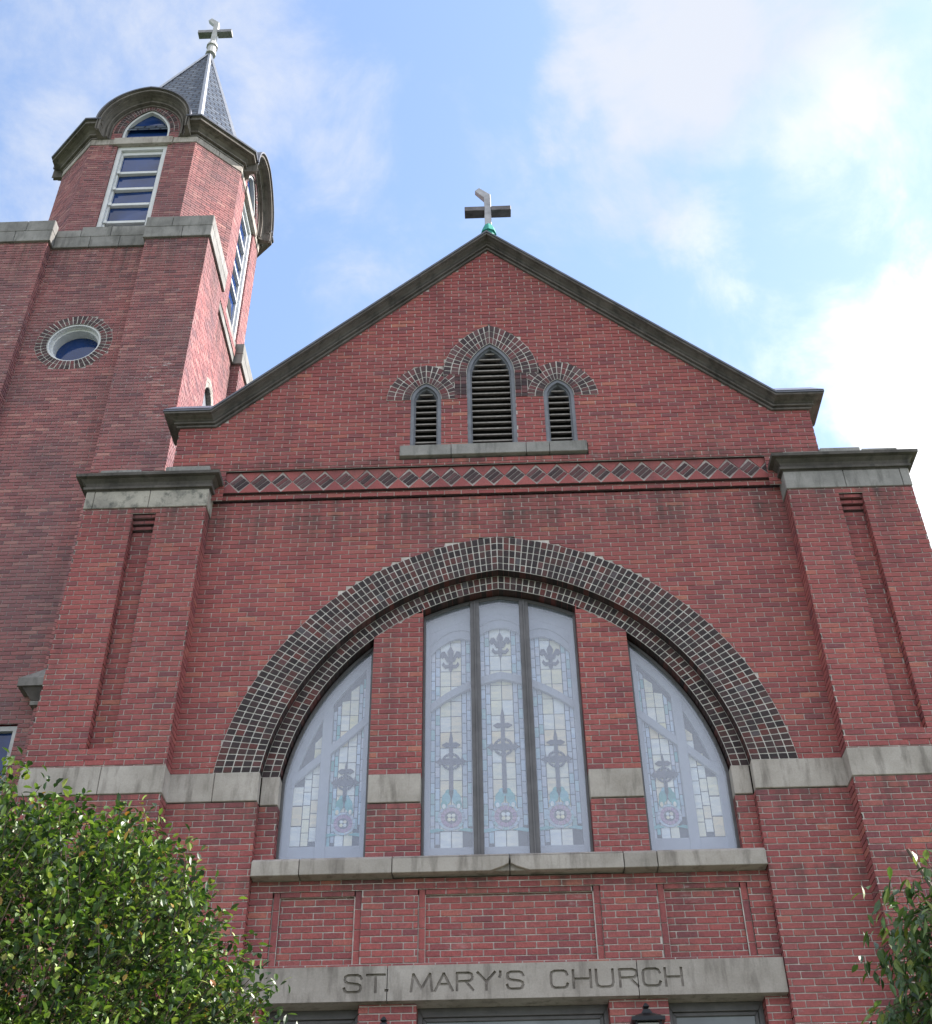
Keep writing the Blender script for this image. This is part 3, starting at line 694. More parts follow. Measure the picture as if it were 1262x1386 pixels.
# ------------------------------------------------------------------ great window: frames, storm panes, tracery, art glass
def inpoly_top(A, x): return A.zat(x)
WF = INN.off(-.012)                               # curve followed by the frames
FY = BY+.13
def window_outline(x0, x1, zb, inset, n=16):
    a, b = x0+inset, x1-inset; B = WF.off(-inset)
    pts = [(a, zb+inset)]
    zs = []
    for i in range(n+1):
        x = a+(b-a)*i/n
        if abs(x)+B.c < B.rho: zs.append((x, max(zb+inset+.02, B.zat(x))))
    return [(a, zb+inset)]+zs+[(b, zb+inset)]
def closed_band(mb, fr, o1, o2, d0, d1, mi=0):
    mb.band(fr, o1+[o1[0]], o2+[o2[0]], d0, d1, mi)
def curved_light(x0, x1, zb, inset, n=18):
    """outline of a light of a side window, whose outer side is the arch itself"""
    s = 1 if x0 > 0 else -1; xi, xo = (min(abs(x0), abs(x1)), max(abs(x0), abs(x1))); B = WF.off(-inset)
    zi = B.zat(xi+inset); pts = [(s*(xi+inset), zb+inset)]
    # walk down the arch from the inner jamb to the springing or to xo
    an1 = math.acos(min(1, (xi+inset+B.c)/B.rho)); xend = min(xo-(0 if xo > 2.3 else inset), B.rho-B.c-.0)
    for i in range(n+1):
        u = xi+inset
        if xo > 2.3:
            zlo = 6.16; an = an1+(math.asin(B.e/B.rho)-an1)*i/n
            pts.append((s*(B.rho*math.cos(an)-B.c), B.z0-B.e+B.rho*math.sin(an)))
        else:
            x = u+(xend-u)*i/n; pts.append((s*x, B.zat(x)))
    pts.append((pts[-1][0], zb+inset))
    return pts
def art_panel(mbs, fr, outline_fn, x0, x1, zb, zt, rnd, centre=True, motif=True, green=0.):
    """columns of small panes; outline_fn(x) gives the top limit at x"""
    CR, LV, MO, GR, RO = mbs; w_ = x1-x0; cols = [0, .11, .23, .5, .77, .89, 1] if w_ > .3 else [0, .5, 1]
    for ci, (a, b) in enumerate(zip(cols, cols[1:])):
        xa, xb = x0+a*w_+.005, x0+b*w_-.005; mid = len(cols) == 7 and ci in (2, 3)
        z = zb+(.0 if mid else .05*ci); step = .20 if mid else (.13 if w_ > .3 else .16)
        while z < zt:
            z2 = z+step*rnd.uniform(.95, 1.05) if not mid else z+step
            ta, tb = outline_fn(xa), outline_fn(xb)
            if z+.03 < min(ta, tb):
                p = [(xa, z), (xb, z), (xb, min(z2-.010, tb)), (xa, min(z2-.010, ta))]
                t = CR if mid else (GR if rnd.random() < green else LV)
                t.slab(fr, p, -.006, .0 if mid else .002)
            z = z2
def motif_cross(mbs, fr, xc, z0, z1, sc):
    CR, LV, MO, GR, RO = mbs; h = z1-z0; D0, D1 = .004, .012
    MO.slab(fr, [(xc-.035*sc, z0+.12*h), (xc+.035*sc, z0+.12*h), (xc+.03*sc, z1-.12), (xc, z1), (xc-.03*sc, z1-.12)], D0, D1)
    za = z0+h*.80
    for s in (-1, 1):
        MO.slab(fr, [(xc, za-.02), (xc+s*.08*sc, za-.035), (xc+s*.15*sc, za+.0), (xc+s*.08*sc, za+.03), (xc, za+.02)], D0, D1+.002)
    zc_ = z0+h*.58
    for s in (-1, 1):
        MO.slab(fr, [(xc, zc_-.045), (xc+s*.16*sc, zc_-.03), (xc+s*.17*sc, zc_-.075), (xc+s*.205*sc, zc_-.02), (xc+s*.255*sc, zc_), (xc+s*.205*sc, zc_+.02), (xc+s*.17*sc, zc_+.07), (xc+s*.16*sc, zc_+.03), (xc, zc_+.045)], D0, D1+.003)
    for k in range(16):
        a0, a1 = k*math.pi/8, (k+1)*math.pi/8-.06; r0, r1 = .115*sc, .15*sc
        MO.slab(fr, [(xc+r0*math.cos(a0), zc_+r0*math.sin(a0)), (xc+r1*math.cos(a0), zc_+r1*math.sin(a0)), (xc+r1*math.cos(a1), zc_+r1*math.sin(a1)), (xc+r0*math.cos(a1), zc_+r0*math.sin(a1))], D0, D1+.004)
    # leafy foot
    for s in (-1, 1):
        for k, (r, zc2) in enumerate(((.055, .16), (.07, .10), (.05, .03))):
            cx_ = xc+s*(.045+.035*k)*sc; cz_ = z0+zc2
            GR.slab(fr, [(cx_+r*math.cos(t)*sc, cz_+r*math.sin(t)) for t in [i*math.pi/5 for i in range(10)]], D0, D1+.002*k)
            if k == 2: CR.slab(fr, [(cx_+r*.6*math.cos(t)*sc, cz_-.02+r*.6*math.sin(t)) for t in [i*math.pi/4 for i in range(8)]], D1+.004, D1+.008)
    roundel(mbs, fr, xc, z0-.12, .165*sc)
def roundel(mbs, fr, xc, zc_, r):
    CR, LV, MO, GR, RO = mbs
    n = 14
    for k in range(n):
        a0, a1 = k*2*math.pi/n, (k+1)*2*math.pi/n-.05
        for r0, r1, t in ((r*.62, r, RO), (r*1.06, r*1.3, LV)):
            t.slab(fr, [(xc+r0*math.cos(a0), zc_+r0*math.sin(a0)), (xc+r1*math.cos(a0), zc_+r1*math.sin(a0)), (xc+r1*math.cos(a1), zc_+r1*math.sin(a1)), (xc+r0*math.cos(a1), zc_+r0*math.sin(a1))], .005, .014)
    MO.slab(fr, [(xc+r*.58*math.cos(t), zc_+r*.58*math.sin(t)) for t in [i*math.pi/8 for i in range(16)]], .005, .012)
    for k in range(4):
        t = k*math.pi/2+math.pi/4; cx_, cz_ = xc+r*.28*math.cos(t), zc_+r*.28*math.sin(t)
        CR.slab(fr, [(cx_+r*.2*math.cos(q), cz_+r*.2*math.sin(q)) for q in [i*math.pi/3 for i in range(6)]], .012, .016)
    for s in (-1, 1):
        GR.slab(fr, [(xc+s*r*.6, zc_-r*1.25), (xc+s*r*1.9, zc_-r*1.5), (xc+s*r*2.1, zc_-r*1.2), (xc+s*r*1.3, zc_-r*1.05)], .005, .013)
def fleur(mbs, fr, xc, zc_, sc):
    CR, LV, MO, GR, RO = mbs; D0, D1 = .005, .012
    MO.slab(fr, [(xc-.03*sc, zc_-.18*sc), (xc, zc_-.24*sc), (xc+.03*sc, zc_-.18*sc), (xc+.035*sc, zc_+.05*sc), (xc+.05*sc, zc_+.13*sc), (xc, zc_+.24*sc), (xc-.05*sc, zc_+.13*sc), (xc-.035*sc, zc_+.05*sc)], D0, D1)
    for s in (-1, 1):
        MO.slab(fr, [(xc, zc_-.05*sc), (xc+s*.05*sc, zc_+.06*sc), (xc+s*.09*sc, zc_+.14*sc), (xc+s*.14*sc, zc_+.13*sc), (xc+s*.16*sc, zc_+.06*sc), (xc+s*.12*sc, zc_+.01*sc), (xc+s*.10*sc, zc_+.05*sc), (xc+s*.06*sc, zc_-.04*sc)], D0, D1+.003)
        MO.slab(fr, [(xc, zc_-.10*sc), (xc+s*.08*sc, zc_-.10*sc), (xc+s*.11*sc, zc_-.05*sc), (xc+s*.13*sc, zc_-.10*sc), (xc+s*.08*sc, zc_-.16*sc), (xc, zc_-.14*sc)], D0, D1+.005)
ZS = 5.21; fF = front(FY); rga = random.Random(21)
# central window
lights = [(-.905, -.30), (-.30, .30), (.30, .905)]
def outl(x0, x1, zb, ins_l, ins_r, ins_t, ins_b, n=14):
    a, b = x0+ins_l, x1-ins_r; B = WF.off(-ins_t)
    xs_ = [a+(b-a)*i/n for i in range(n+1)]
    if a < 0 < b: xs_ = sorted(set(xs_+[0.]))
    return [(a, zb+ins_b)]+[(x, B.zat(x)) for x in xs_]+[(b, zb+ins_b)]
mb = MB()
closed_band(mb, fF, outl(-.905, .905, ZS, 0, 0, 0, 0, 30), outl(-.905, .905, ZS, .03, .03, .045, .03, 30), -.12, 0)
for x in (-.293, .295):
    mb.slab(fF, [(x-.055, ZS), (x+.055, ZS), (x+.055, WF.off(-.03).zat(x+.055)), (x-.055, WF.off(-.03).zat(x-.055))], -.1, .012)
    mb.slab(fF, [(x-.012, ZS), (x+.012, ZS), (x+.012, WF.off(-.03).zat(x+.012)), (x-.012, WF.off(-.03).zat(x-.012))], .0125, .03)
mb.obox(fF, -.238, .24, -.05, .035, ZS+.002, ZS+.06)
wc = mb.build('central_window', BRONZE, CH, 'tall three light stained glass window in the middle of the great arch', bevel=.004)
PANES = [(-.905, -.348, .03, 0), (-.238, .24, 0, 0), (.35, .905, 0, .03)]
for a, b, l, r in PANES:
    mb = MB(); mb.slab(fF, outl(a, b, ZS, l, r, .04, .03, 12), -.022, -.016); mb.build('storm_pane', PANE, wc)
TYF = front(FY+.15); AG = front(FY+.20)
def make_art(parent, label=None):
    return [MB() for _ in range(5)]
def finish_art(mbs, parent):
    v = MB()
    for i, t in enumerate(mbs): v.add(t.v, t.f, 0); v.m[-len(t.f):] = [i]*len(t.f)
    v.build('stained_glass', [CREAM, LAV, MOT, GRN, ROSE], parent)
mb = MB(); mbs = make_art(None)
for i, (a, b) in enumerate(lights):
    il = .085 if i == 0 else .06; ir = .085 if i == 2 else .06
    A_ = outl(a, b, ZS, 0, 0, .0, 0, 12); B_ = outl(a, b, ZS, il, ir, .17, .22, 12)
    # put the arched head of the frame: polygonal band
    closed_band(mb, TYF, A_, B_, -.05, 0)
    C_ = outl(a, b, ZS, il-.02, ir-.02, .24, .27, 12)
    zt = WF.off(-.30).zat(0) if i == 1 else WF.off(-.34).zat((a+b)/2)
    x0, x1 = a+il, b-ir; ztr = 7.56 if i == 1 else 7.46
    mid = 0 if i == 1 else 0
    # curved transom
    for k in range(8):
        u0, u1 = x0+(x1-x0)*k/8, x0+(x1-x0)*(k+1)/8
        def zc_of(u): return WF.off(-1.02).zat(u)
        mb.slab(TYF, [(u0, zc_of(u0)-.05), (u1, zc_of(u1)-.05), (u1, zc_of(u1)+.05), (u0, zc_of(u0)+.05)], -.04, .012)
    # solid arched spandrel above the top glass
    for k in range(10):
        u0, u1 = x0+(x1-x0)*k/10, x0+(x1-x0)*(k+1)/10
        def zsp(u):
            t = (u-(x0+x1)/2)/((x1-x0)/2); return WF.off(-.36).zat((x0+x1)/2)-.0-.10*t*t-(0 if i == 1 else (.10*t if i == 2 else -.10*t))
        mb.slab(TYF, [(u0, zsp(u0)), (u1, zsp(u1)), (u1, WF.off(-.165).zat(u1)), (u0, WF.off(-.165).zat(u0))], -.03, -.004)
        mb.slab(TYF, [(u0, zsp(u0)+.11), (u1, zsp(u1)+.11), (u1, zsp(u1)+.13), (u0, zsp(u0)+.13)], -.004, .014)
    mbs = make_art(None)
    art_panel(mbs, AG, lambda x: WF.off(-.30).zat(x), x0, x1, ZS+.23, 8.5, rga)
    xc = (x0+x1)/2
    motif_cross(mbs, AG, xc, ZS+.70, 7.15 if i == 1 else 6.86, .74 if i == 1 else .70)
    fleur(mbs, AG, xc, 7.98 if i == 1 else 7.80, .78); finish_art(mbs, wc)
mb.build('tracery', TRACE, wc, bevel=.003)
mb = MB(); mb.slab(AG, outl(-.9, .9, ZS, 0, 0, 0, 0, 24), -.03, -.012); mb.build('lead_backing', LEAD, wc)

# side windows
def side_window(s, label):
    mb = MB(); x0, x1 = s*1.475, s*2.43
    def ol(ins, b=None):
        return curved_light(x0, x1, ZS, ins)
    closed_band(mb, fF, ol(0), ol(.035), -.12, 0)
    o = mb.build('side_window', BRONZE, CH, label, bevel=.004)
    mb = MB(); mb.slab(fF, ol(.03), -.022, -.016); mb.build('storm_pane', PANE, o)
    mb = MB(); mbs = make_art(None)
    closed_band(mb, TYF, ol(0), ol(.105), -.05, 0)
    bx = sorted((s*1.475, s*2.43)); mb.obox(TYF, bx[0]+.02, bx[1]-.02, -.05, -.002, ZS, ZS+.27)
    xm = s*1.995; zt = WF.off(-.05).zat(xm); xa, xb = sorted((xm-.055, xm+.055)); mb.obox(TYF, xa, xb, -.045, .012, ZS, zt)
    # raking transom
    xo_, xi_ = 2.36, 1.50; zl = lambda u: 6.24+(xo_-u)*.93
    mb.slab(TYF, [(s*xo_, zl(xo_)-.06), (s*xi_, zl(xi_)-.06), (s*xi_, zl(xi_)+.055), (s*xo_, zl(xo_)+.055)], -.04, .008)
    mb.build('tracery', TRACE, o, bevel=.003)
    TT = WF.off(-.15)
    xa, xb = sorted((s*1.57, s*1.94)); art_panel(mbs, AG, lambda x: TT.zat(x), xa, xb, ZS+.28, 8.2, rga, green=.15)
    MO = mbs[2]; motif_cross(mbs, AG, s*1.765, ZS+.66, 6.50, .62); finish_art(mbs, o); mbs = make_art(None)
    xa, xb = sorted((s*2.05, s*2.22)); art_panel(mbs, AG, lambda x: TT.zat(x), xa, xb, ZS+.30, 7.6, rga, green=.55)
    xa, xb = sorted((s*2.225, s*2.335)); MBk = mbs
    z = ZS+.3
    while z < 6.6:
        if TT.zat(2.33) > z+.2 or z < 6.2: mbs[1].slab(AG, [(xa, z), (xb, z), (xb, z+.22), (xa, z+.22)], -.006, .0)
        z += .235
    finish_art(mbs, o)
    mb = MB(); mb.slab(AG, ol(0), -.03, -.012); mb.build('lead_backing', LEAD, o)
side_window(-1, 'quarter round stained glass window at the left end of the great arch')
side_window(1, 'quarter round stained glass window at the right end of the great arch')

# ground-floor openings under the lintel
def low_opening(a, b, zb, name, label, door=False):
    f = front(BY+.16); mb = MB()
    A_ = [(a, zb), (a, 3.745), (b, 3.745), (b, zb)]; B_ = [(a+.05, zb+.05), (a+.05, 3.66), (b-.05, 3.66), (b-.05, zb+.05)]
    closed_band(mb, f, A_, B_, -.08, .0)
    C_ = [(a+.085, zb+.08), (a+.085, 3.625), (b-.085, 3.625), (b-.085, zb+.08)]
    closed_band(mb, f, B_, C_, -.08, -.03)
    if door:
        mb.obox(f, a+.085, b-.085, -.08, -.02, 2.35, 2.5); mb.obox(f, (a+b)/2-.06, (a+b)/2+.06, -.08, -.022, zb, 2.35)
    o = mb.build(name, BRONZE, CH, label, bevel=.004)
    mb = MB(); mb.obox(f, a+.08, b-.08, -.062, -.055, zb+.07, 3.63); mb.build('glass_pane', GLL, o)
    if door:
        mb = MB()
        for s in (-1, 1): mb = MB(); mb.tube([((a+b)/2+s*.14, BY+.12, .35), ((a+b)/2+s*.14, BY+.12, .75)], .015); mb.build('door_handle', GALV, o)
low_opening(-2.41, -1.475, .9, 'lower_window', 'ground floor window below the left end of the carved lintel')
low_opening(-.92, .925, -.95, 'entrance_door', 'wide glazed entrance below the carved lintel', True)
low_opening(1.485, 2.41, .9, 'lower_window', 'ground floor window below the right end of the carved lintel')
for a, b in ((-2.41, -1.47), (1.485, 2.41)): mb = MB(); bwall(mb, fbay, lambda z: [(a, b)], GZ, .86, rg); mb.box(a, b, BY-.03, BY+.3, .86, .9, 1); mb.build('apron_wall', [BRICK, MORT], CH)
mb = MB()
for k in range(4): mb.box(-1.6-.3*k, 1.6+.3*k, -.35-.32*k-.9, .2, GZ+.0 if k == 3 else GZ, -.97-.175*k)
mb.build('entrance_steps', PAVE, CH, bevel=.01)
mb = MB(); mb.box(-5.1, 5.1, .62, .70, GZ, 9.6); mb.build('interior_wall', BLACK, CH)

# ================================================================== TOWER
TX, TH = -7.12, 2.06; TX0, TX1 = TX-TH, TX+TH; TY0, TY1 = 2.2, 6.85; RD = .18; PW = 1.16; CZ0, CZ1 = 18.11, 18.69
ZR, RR = 15.60, .46
mb = MB(); rt = random.Random(31)
ff = frame((0, TY0, 0), (1, 0, 0), (0, -1, 0))
PR0, PR1 = TX0+PW, TX1-PW
bwall(mb, ff, lambda z: [(TX0, PR0), (PR1, TX1)], GZ, CZ0, rt)
fr2 = frame((0, TY0+RD, 0), (1, 0, 0), (0, -1, 0))
WIN = (-7.75, -6.46, 5.2, 8.17)
def reg_t(z):
    c_ = []
    if abs(z-ZR) < .66: h = math.sqrt(.66**2-(z-ZR)**2); c_.append((TX-h, TX+h))
    if WIN[2] < z < WIN[3]: c_.append((WIN[0], WIN[1]))
    return minus([(PR0, PR1)], c_)
bwall(mb, fr2, reg_t, GZ, CZ0, rt)
for x, d in ((PR0, 1), (PR1, -1)):
    f = frame((x, TY0, 0), (0, 1, 0), (d, 0, 0)); bwall(mb, f, lambda z: [(REC, RD)], GZ, CZ0, rt)
mb.build('tower_front_wall', [TBRICK, TMORT], CH, 'shaded soot streaked front of the tower shaft')
# sun-facing side
mb = MB(); SB = TBRICK
fs_ = frame((TX1, 0, 0), (0, 1, 0), (1, 0, 0)); Q0, Q1 = 3.49, 5.46
bwall(mb, fs_, lambda z: [(TY0+.012, Q0), (Q1, TY1)], 9, CZ0, rt, .05)
fs2 = frame((TX1-RD, 0, 0), (0, 1, 0), (1, 0, 0)); LS = Arch.hr(4.3, 15.85, .30, .42)
def reg_s(z):
    h = LS.off(.2).half(z) if z > LS.z0 else (.30 if z > 13.6 else 0)
    return minus([(Q0, Q1)], [(LS.cx-h, LS.cx+h)] if h > 0 else [])
bwall(mb, fs2, reg_s, 9, CZ0, rt, .05)
for y, d in ((Q0, 1), (Q1, -1)):
    f = frame((TX1, y, 0), (-1, 0, 0), (0, d, 0)); bwall(mb, f, lambda z: [(REC, RD)], 9, CZ0, rt)
mb.quad((TX1, TY0, GZ), (TX1, TY1, GZ), (TX1, TY1, 9), (TX1, TY0, 9), 1)
mb.build('tower_side_wall', [SB, TMORT], CH, 'sunlit side of the tower shaft facing the nave')
mb = MB(); voussoirs(mb, frame((TX1-RD+.012, 0, 0), (0, 1, 0), (1, 0, 0)), LS, 2, .1, .07, .012, soff=.1, rnd=rt)
fl_ = frame((TX1-RD-.08, 0, 0), (0, 1, 0), (1, 0, 0))
mb.slab(fl_, [(LS.cx-.3, 13.6)]+LS.curve(8)+[(LS.cx+.3, 13.6)], -.02, 0, 2)
mb.build('tower_lancet', [STONE, LMORT, PAINTG], CH, 'small arched opening low on the sunlit tower side')
mb = MB()
mb.box(TX0+.02, TX1-.6, TY0+.75, TY1-.03, GZ, 18.2, 0); mb.build('tower_core', PBRICK, CH)
# coping: two courses of bluestone following every step of the plan
mb = MB(); O_ = .045
path = [(TX0, TY1), (TX0, TY0), (PR0, TY0), (PR0, TY0+RD), (PR1, TY0+RD), (PR1, TY0), (TX1, TY0), (TX1, Q0), (TX1-RD, Q0), (TX1-RD, Q1), (TX1, Q1), (TX1, TY1)]
def offset(path, d):
    out = []
    for i, p in enumerate(path):
        p = Vector(p); ns = []
        for a, b in ((i-1, i), (i, i+1)):
            if a < 0 or b >= len(path): continue
            t = (Vector(path[b])-Vector(path[a])).normalized(); ns.append(Vector((t.y, -t.x)))
        n_ = ns[0] if len(ns) == 1 else (ns[0]+ns[1])/(1+ns[0].dot(ns[1]))
        out.append((p, n_))
    return out
offs = offset(path, 1)
dz = (CZ1-CZ0)/2
for lv in (0, 1):
    for i in range(len(path)-1):
        (p, n0), (q, n1_) = offs[i], offs[i+1]; ln = (q-p).length; m_ = max(1, round(ln/.62)); 
        cutp = [0]+sorted(rt.uniform((k-.3)/m_, (k+.3)/m_) for k in range(1, m_))+[1]
        for a, b in zip(cutp, cutp[1:]):
            ga = .004/ln if a > 0 else 0; gb = .004/ln if b < 1 else 0
            w0, w1 = (-.30, O_)
            def P_(t, w_): 
                nn = n0*(1-t)+n1_*t if ln < .3 else (n0 if t < .001 else (n1_ if t > .999 else Vector(((q-p).normalized().y, -(q-p).normalized().x))))
                return p+(q-p)*t+nn*w_
            z0, z1 = CZ0+lv*dz+.003*lv, CZ0+(lv+1)*dz-.002
            if lv == 1 and PR0-.1 < p.x < PR1 and abs(p.y-TY0-RD) < .01:
                z1 -= rt.choice((0, .05, .09))
            win = -.30 if ln > .3 else -.02
            pts = [P_(a+ga, win), P_(b-gb, win), P_(b-gb, w1), P_(a+ga, w1)]
            v = [(t.x, t.y, z) for z in (z0, z1) for t in pts]
            mb.add(v, ((0, 3, 2, 1), (4, 5, 6, 7), (0, 1, 5, 4), (1, 2, 6, 5), (2, 3, 7, 6), (3, 0, 4, 7)))
mb.build('tower_coping', BLUE, CH, 'grey stone coping round the top of the tower shaft', bevel=.008)
mb = MB(); mb.box(TX0+.28, TX1-.26, TY0+.3, TY1-.2, 18.2, 18.45); mb.build('tower_deck', BLUE, CH)
# round window
fw = front(TY0+RD)
mb = MB()
for ring, n_ in ((0, 46), (1, 46)):
    for k in range(n_):
        a0, a1 = 2*math.pi*k/n_, 2*math.pi*(k+1)/n_; r0, r1 = RR+ring*.1, RR+(ring+1)*.1; ga = .10*(a1-a0)
        cq = lambda r, a: (TX+r*math.cos(a), ZR+r*math.sin(a))
        mb.add([fw(*cq(r0, a0), 0), fw(*cq(r0, a1), 0), fw(*cq(r1, a1), 0), fw(*cq(r1, a0), 0)], ((0, 1, 2, 3),), 1)
        p = [cq(r0+.005, a0+ga), cq(r0+.005, a1-ga), cq(r1-.005, a1-ga), cq(r1-.005, a0+ga)]
        mb.slab(fw, p, -.1 if ring == 0 else -.01, .005, 0)
rw_ = mb.build('round_window', [DARKM, LMORT], CH, 'round window in a ring of dark bricks on the tower')
mb = MB(); cr_ = lambda r: [(TX+r*math.cos(i*math.pi/20), ZR+r*math.sin(i*math.pi/20)) for i in range(41)]
mb.band(fw, cr_(.465), cr_(.43), -.34, -.015); mb.band(fw, cr_(.43), cr_(.385), -.34, -.10); mb.build('window_frame', WHITE, rw_)
mb = MB(); mb.slab(fw, cr_(.40)[:-1], -.30, -.27); mb.build('glass_pane', GLB, rw_)
# lower tower window and the stone hood beside it
mb = MB(); a, b, z0, z1 = WIN
closed_band(mb, fw, [(a, z0), (a, z1), (b, z1), (b, z0)], [(a+.06, z0+.06), (a+.06, z1-.07), (b-.06, z1-.07), (b-.06, z0+.06)], -.12, -.03)
o = mb.build('tower_window', OLDW, CH, 'blue glazed window low on the tower behind the shrub'); mb = MB(); mb.obox(fw, a+.05, b-.05, -.10, -.09, z0+.05, z1-.05); mb.build('glass_pane', GLB, o)
mb = MB(); x0, x1 = -6.47, -5.5
y0 = TY0-.12
mb.add([(x0, y0, 8.60), (x1, y0, 8.60), (x1, y0, 8.72), (x0, y0, 8.72), (x0+.30, TY0, 8.93), (x1, TY0, 8.93), (x0, TY0+.17, 8.60), (x1, TY0+.17, 8.60), (x0+.30, TY0+.17, 8.93), (x1, TY0+.17, 8.93), (x0, TY0+.17, 8.72)],
       ((0, 1, 2, 3), (3, 2, 5, 4), (0, 6, 7, 1), (0, 3, 10, 6), (3, 4, 8, 10), (1, 7, 9, 5, 2), (6, 10, 8, 9, 7), (4, 5, 9, 8)), 0)
v = [(x0+.06, y0+.03, 8.60), (x1, y0+.03, 8.60), (x1, TY0+.17, 8.60), (x0+.06, TY0+.17, 8.60), (x0+.20, TY0-.03, 8.42), (x1, TY0-.03, 8.42), (x1, TY0+.17, 8.42), (x0+.20, TY0+.17, 8.42)]
mb.add(v, ((0, 1, 2, 3), (4, 7, 6, 5), (0, 4, 5, 1), (1, 5, 6, 2), (2, 6, 7, 3), (3, 7, 4, 0)), 1); mb.box(x0+.20, x1, TY0-.05, TY0+.17, 8.34, 8.40, 0)
mb.build('stone_hood', [BLUE, DARKST], CH, 'sloped stone hood where tower meets the left pier')

# ------------------------------------------------------------------ belfry
BXc, BYf, AP, HF = -7.10, 3.0, 1.92, 1.11; BYc = 4.86; Z0, ZB, ZT = 18.3, 22.27, 22.45
AY = BYc-BYf
OCT = [(BXc-HF, BYf), (BXc+HF, BYf), (BXc+AP, BYc-HF+.03), (BXc+AP, BYc+HF), (BXc+HF, BYc+AY), (BXc-HF, BYc+AY), (BXc-AP, BYc+HF), (BXc-AP, BYc-HF)]
def octf(i):
    p, q = Vector(OCT[i]), Vector(OCT[(i+1) % 8]); t = (q-p).normalized(); n_ = Vector((t.y, -t.x)); m_ = (p+q)/2
    return frame((m_.x, m_.y, 0), (t.x, t.y, 0), (n_.x, n_.y, 0)), (q-p).length/2
GA = Arch.hr(0, ZT+.22, .50, .86)                     # arched glass
CA = Arch.hr(0, ZT+.30, .72, .86)                     # inside edge of the arched cornice
for i in (0, 1, 2, 7):
    f, hw = octf(i); mb = MB(); win = i in (0, 2)
    bwall(mb, f, lambda z: minus([(-hw, hw)], [(-.53, .53)] if win and z > 18.5 else []), Z0, ZB, rt, 0.03)
    if win:
        hA = lambda A, z: (A.rho-A.c) if z < A.z0 else A.half(z)
        bwall(mb, f, lambda z: minus([(-hA(CA.off(.1), z), hA(CA.off(.1), z))], [(-hA(GA, z), hA(GA, z))] if hA(GA, z) > 0 else []), ZT, CA.top()+.05, rt)
        for s in (-1, 1):
            f4 = frame(f(s*.53, 0, 0), Vector(f(0, 0, -1))-Vector(f(0, 0, 0)), (Vector(f(-s, 0, 0))-Vector(f(0, 0, 0)))); bwall(mb, f4, lambda z: [(REC, .12)], 18.5, ZB, rt)
    mb.build('belfry_wall', [TBRICK if i in (0, 7) else SB, TMORT], CH, 'sunlit diagonal face of the belfry' if i == 1 else None)
mb = MB()
for i in (3, 4, 5, 6):
    p, q = OCT[i], OCT[(i+1) % 8]; mb.quad((*p, Z0), (*q, Z0), (*q, ZT), (*p, ZT))
mb.build('belfry_back_wall', PBRICK, CH)
mb = MB(); mb.add([(x*.9+BXc*.1, y*.9+BYc*.1, 22.5) for x, y in OCT], (tuple(range(8)),)); 
mb.add([(x*.85+BXc*.15, y*.85+BYc*.15, z) for z in (Z0, 22.5) for x, y in OCT], tuple((k, (k+1) % 8, 8+(k+1) % 8, 8+k) for k in range(8))); mb.build('belfry_core', BLACK, CH)
mb = MB()                                          # stone band
octo = offset([OCT[-1]]+OCT+[OCT[0], OCT[1]], 1)[1:10]
for k in range(8):
    (p, n0), (q, n1_) = octo[k], octo[k+1]
    m_ = [0, .22, .78, 1] if k in (0, 2) else [0, .5, 1]
    for a, b in zip(m_, m_[1:]):
        w1 = .05 if (k in (0, 2) and a == .22) else .018
        A1 = p+(q-p)*a; B1 = p+(q-p)*b; t = (q-p).normalized(); nn = Vector((t.y, -t.x)); na = n0 if a == 0 else nn; nb = n1_ if b == 1 else nn
        ga = t*.004 if a > 0 else t*0; gb = t*.004 if b < 1 else t*0
        pts = [A1+ga-na*.1, B1-gb-nb*.1, B1-gb+nb*w1, A1+ga+na*w1]; z0_ = ZB-(.04 if w1 > .03 else 0)
        v = [(t_.x, t_.y, z) for z in (z0_, ZT) for t_ in pts]
        mb.add(v, ((0, 3, 2, 1), (4, 5, 6, 7), (0, 1, 5, 4), (1, 2, 6, 5), (2, 3, 7, 6), (3, 0, 4, 7)))
mb.build('belfry_band', STONE, CH, bevel=.006)
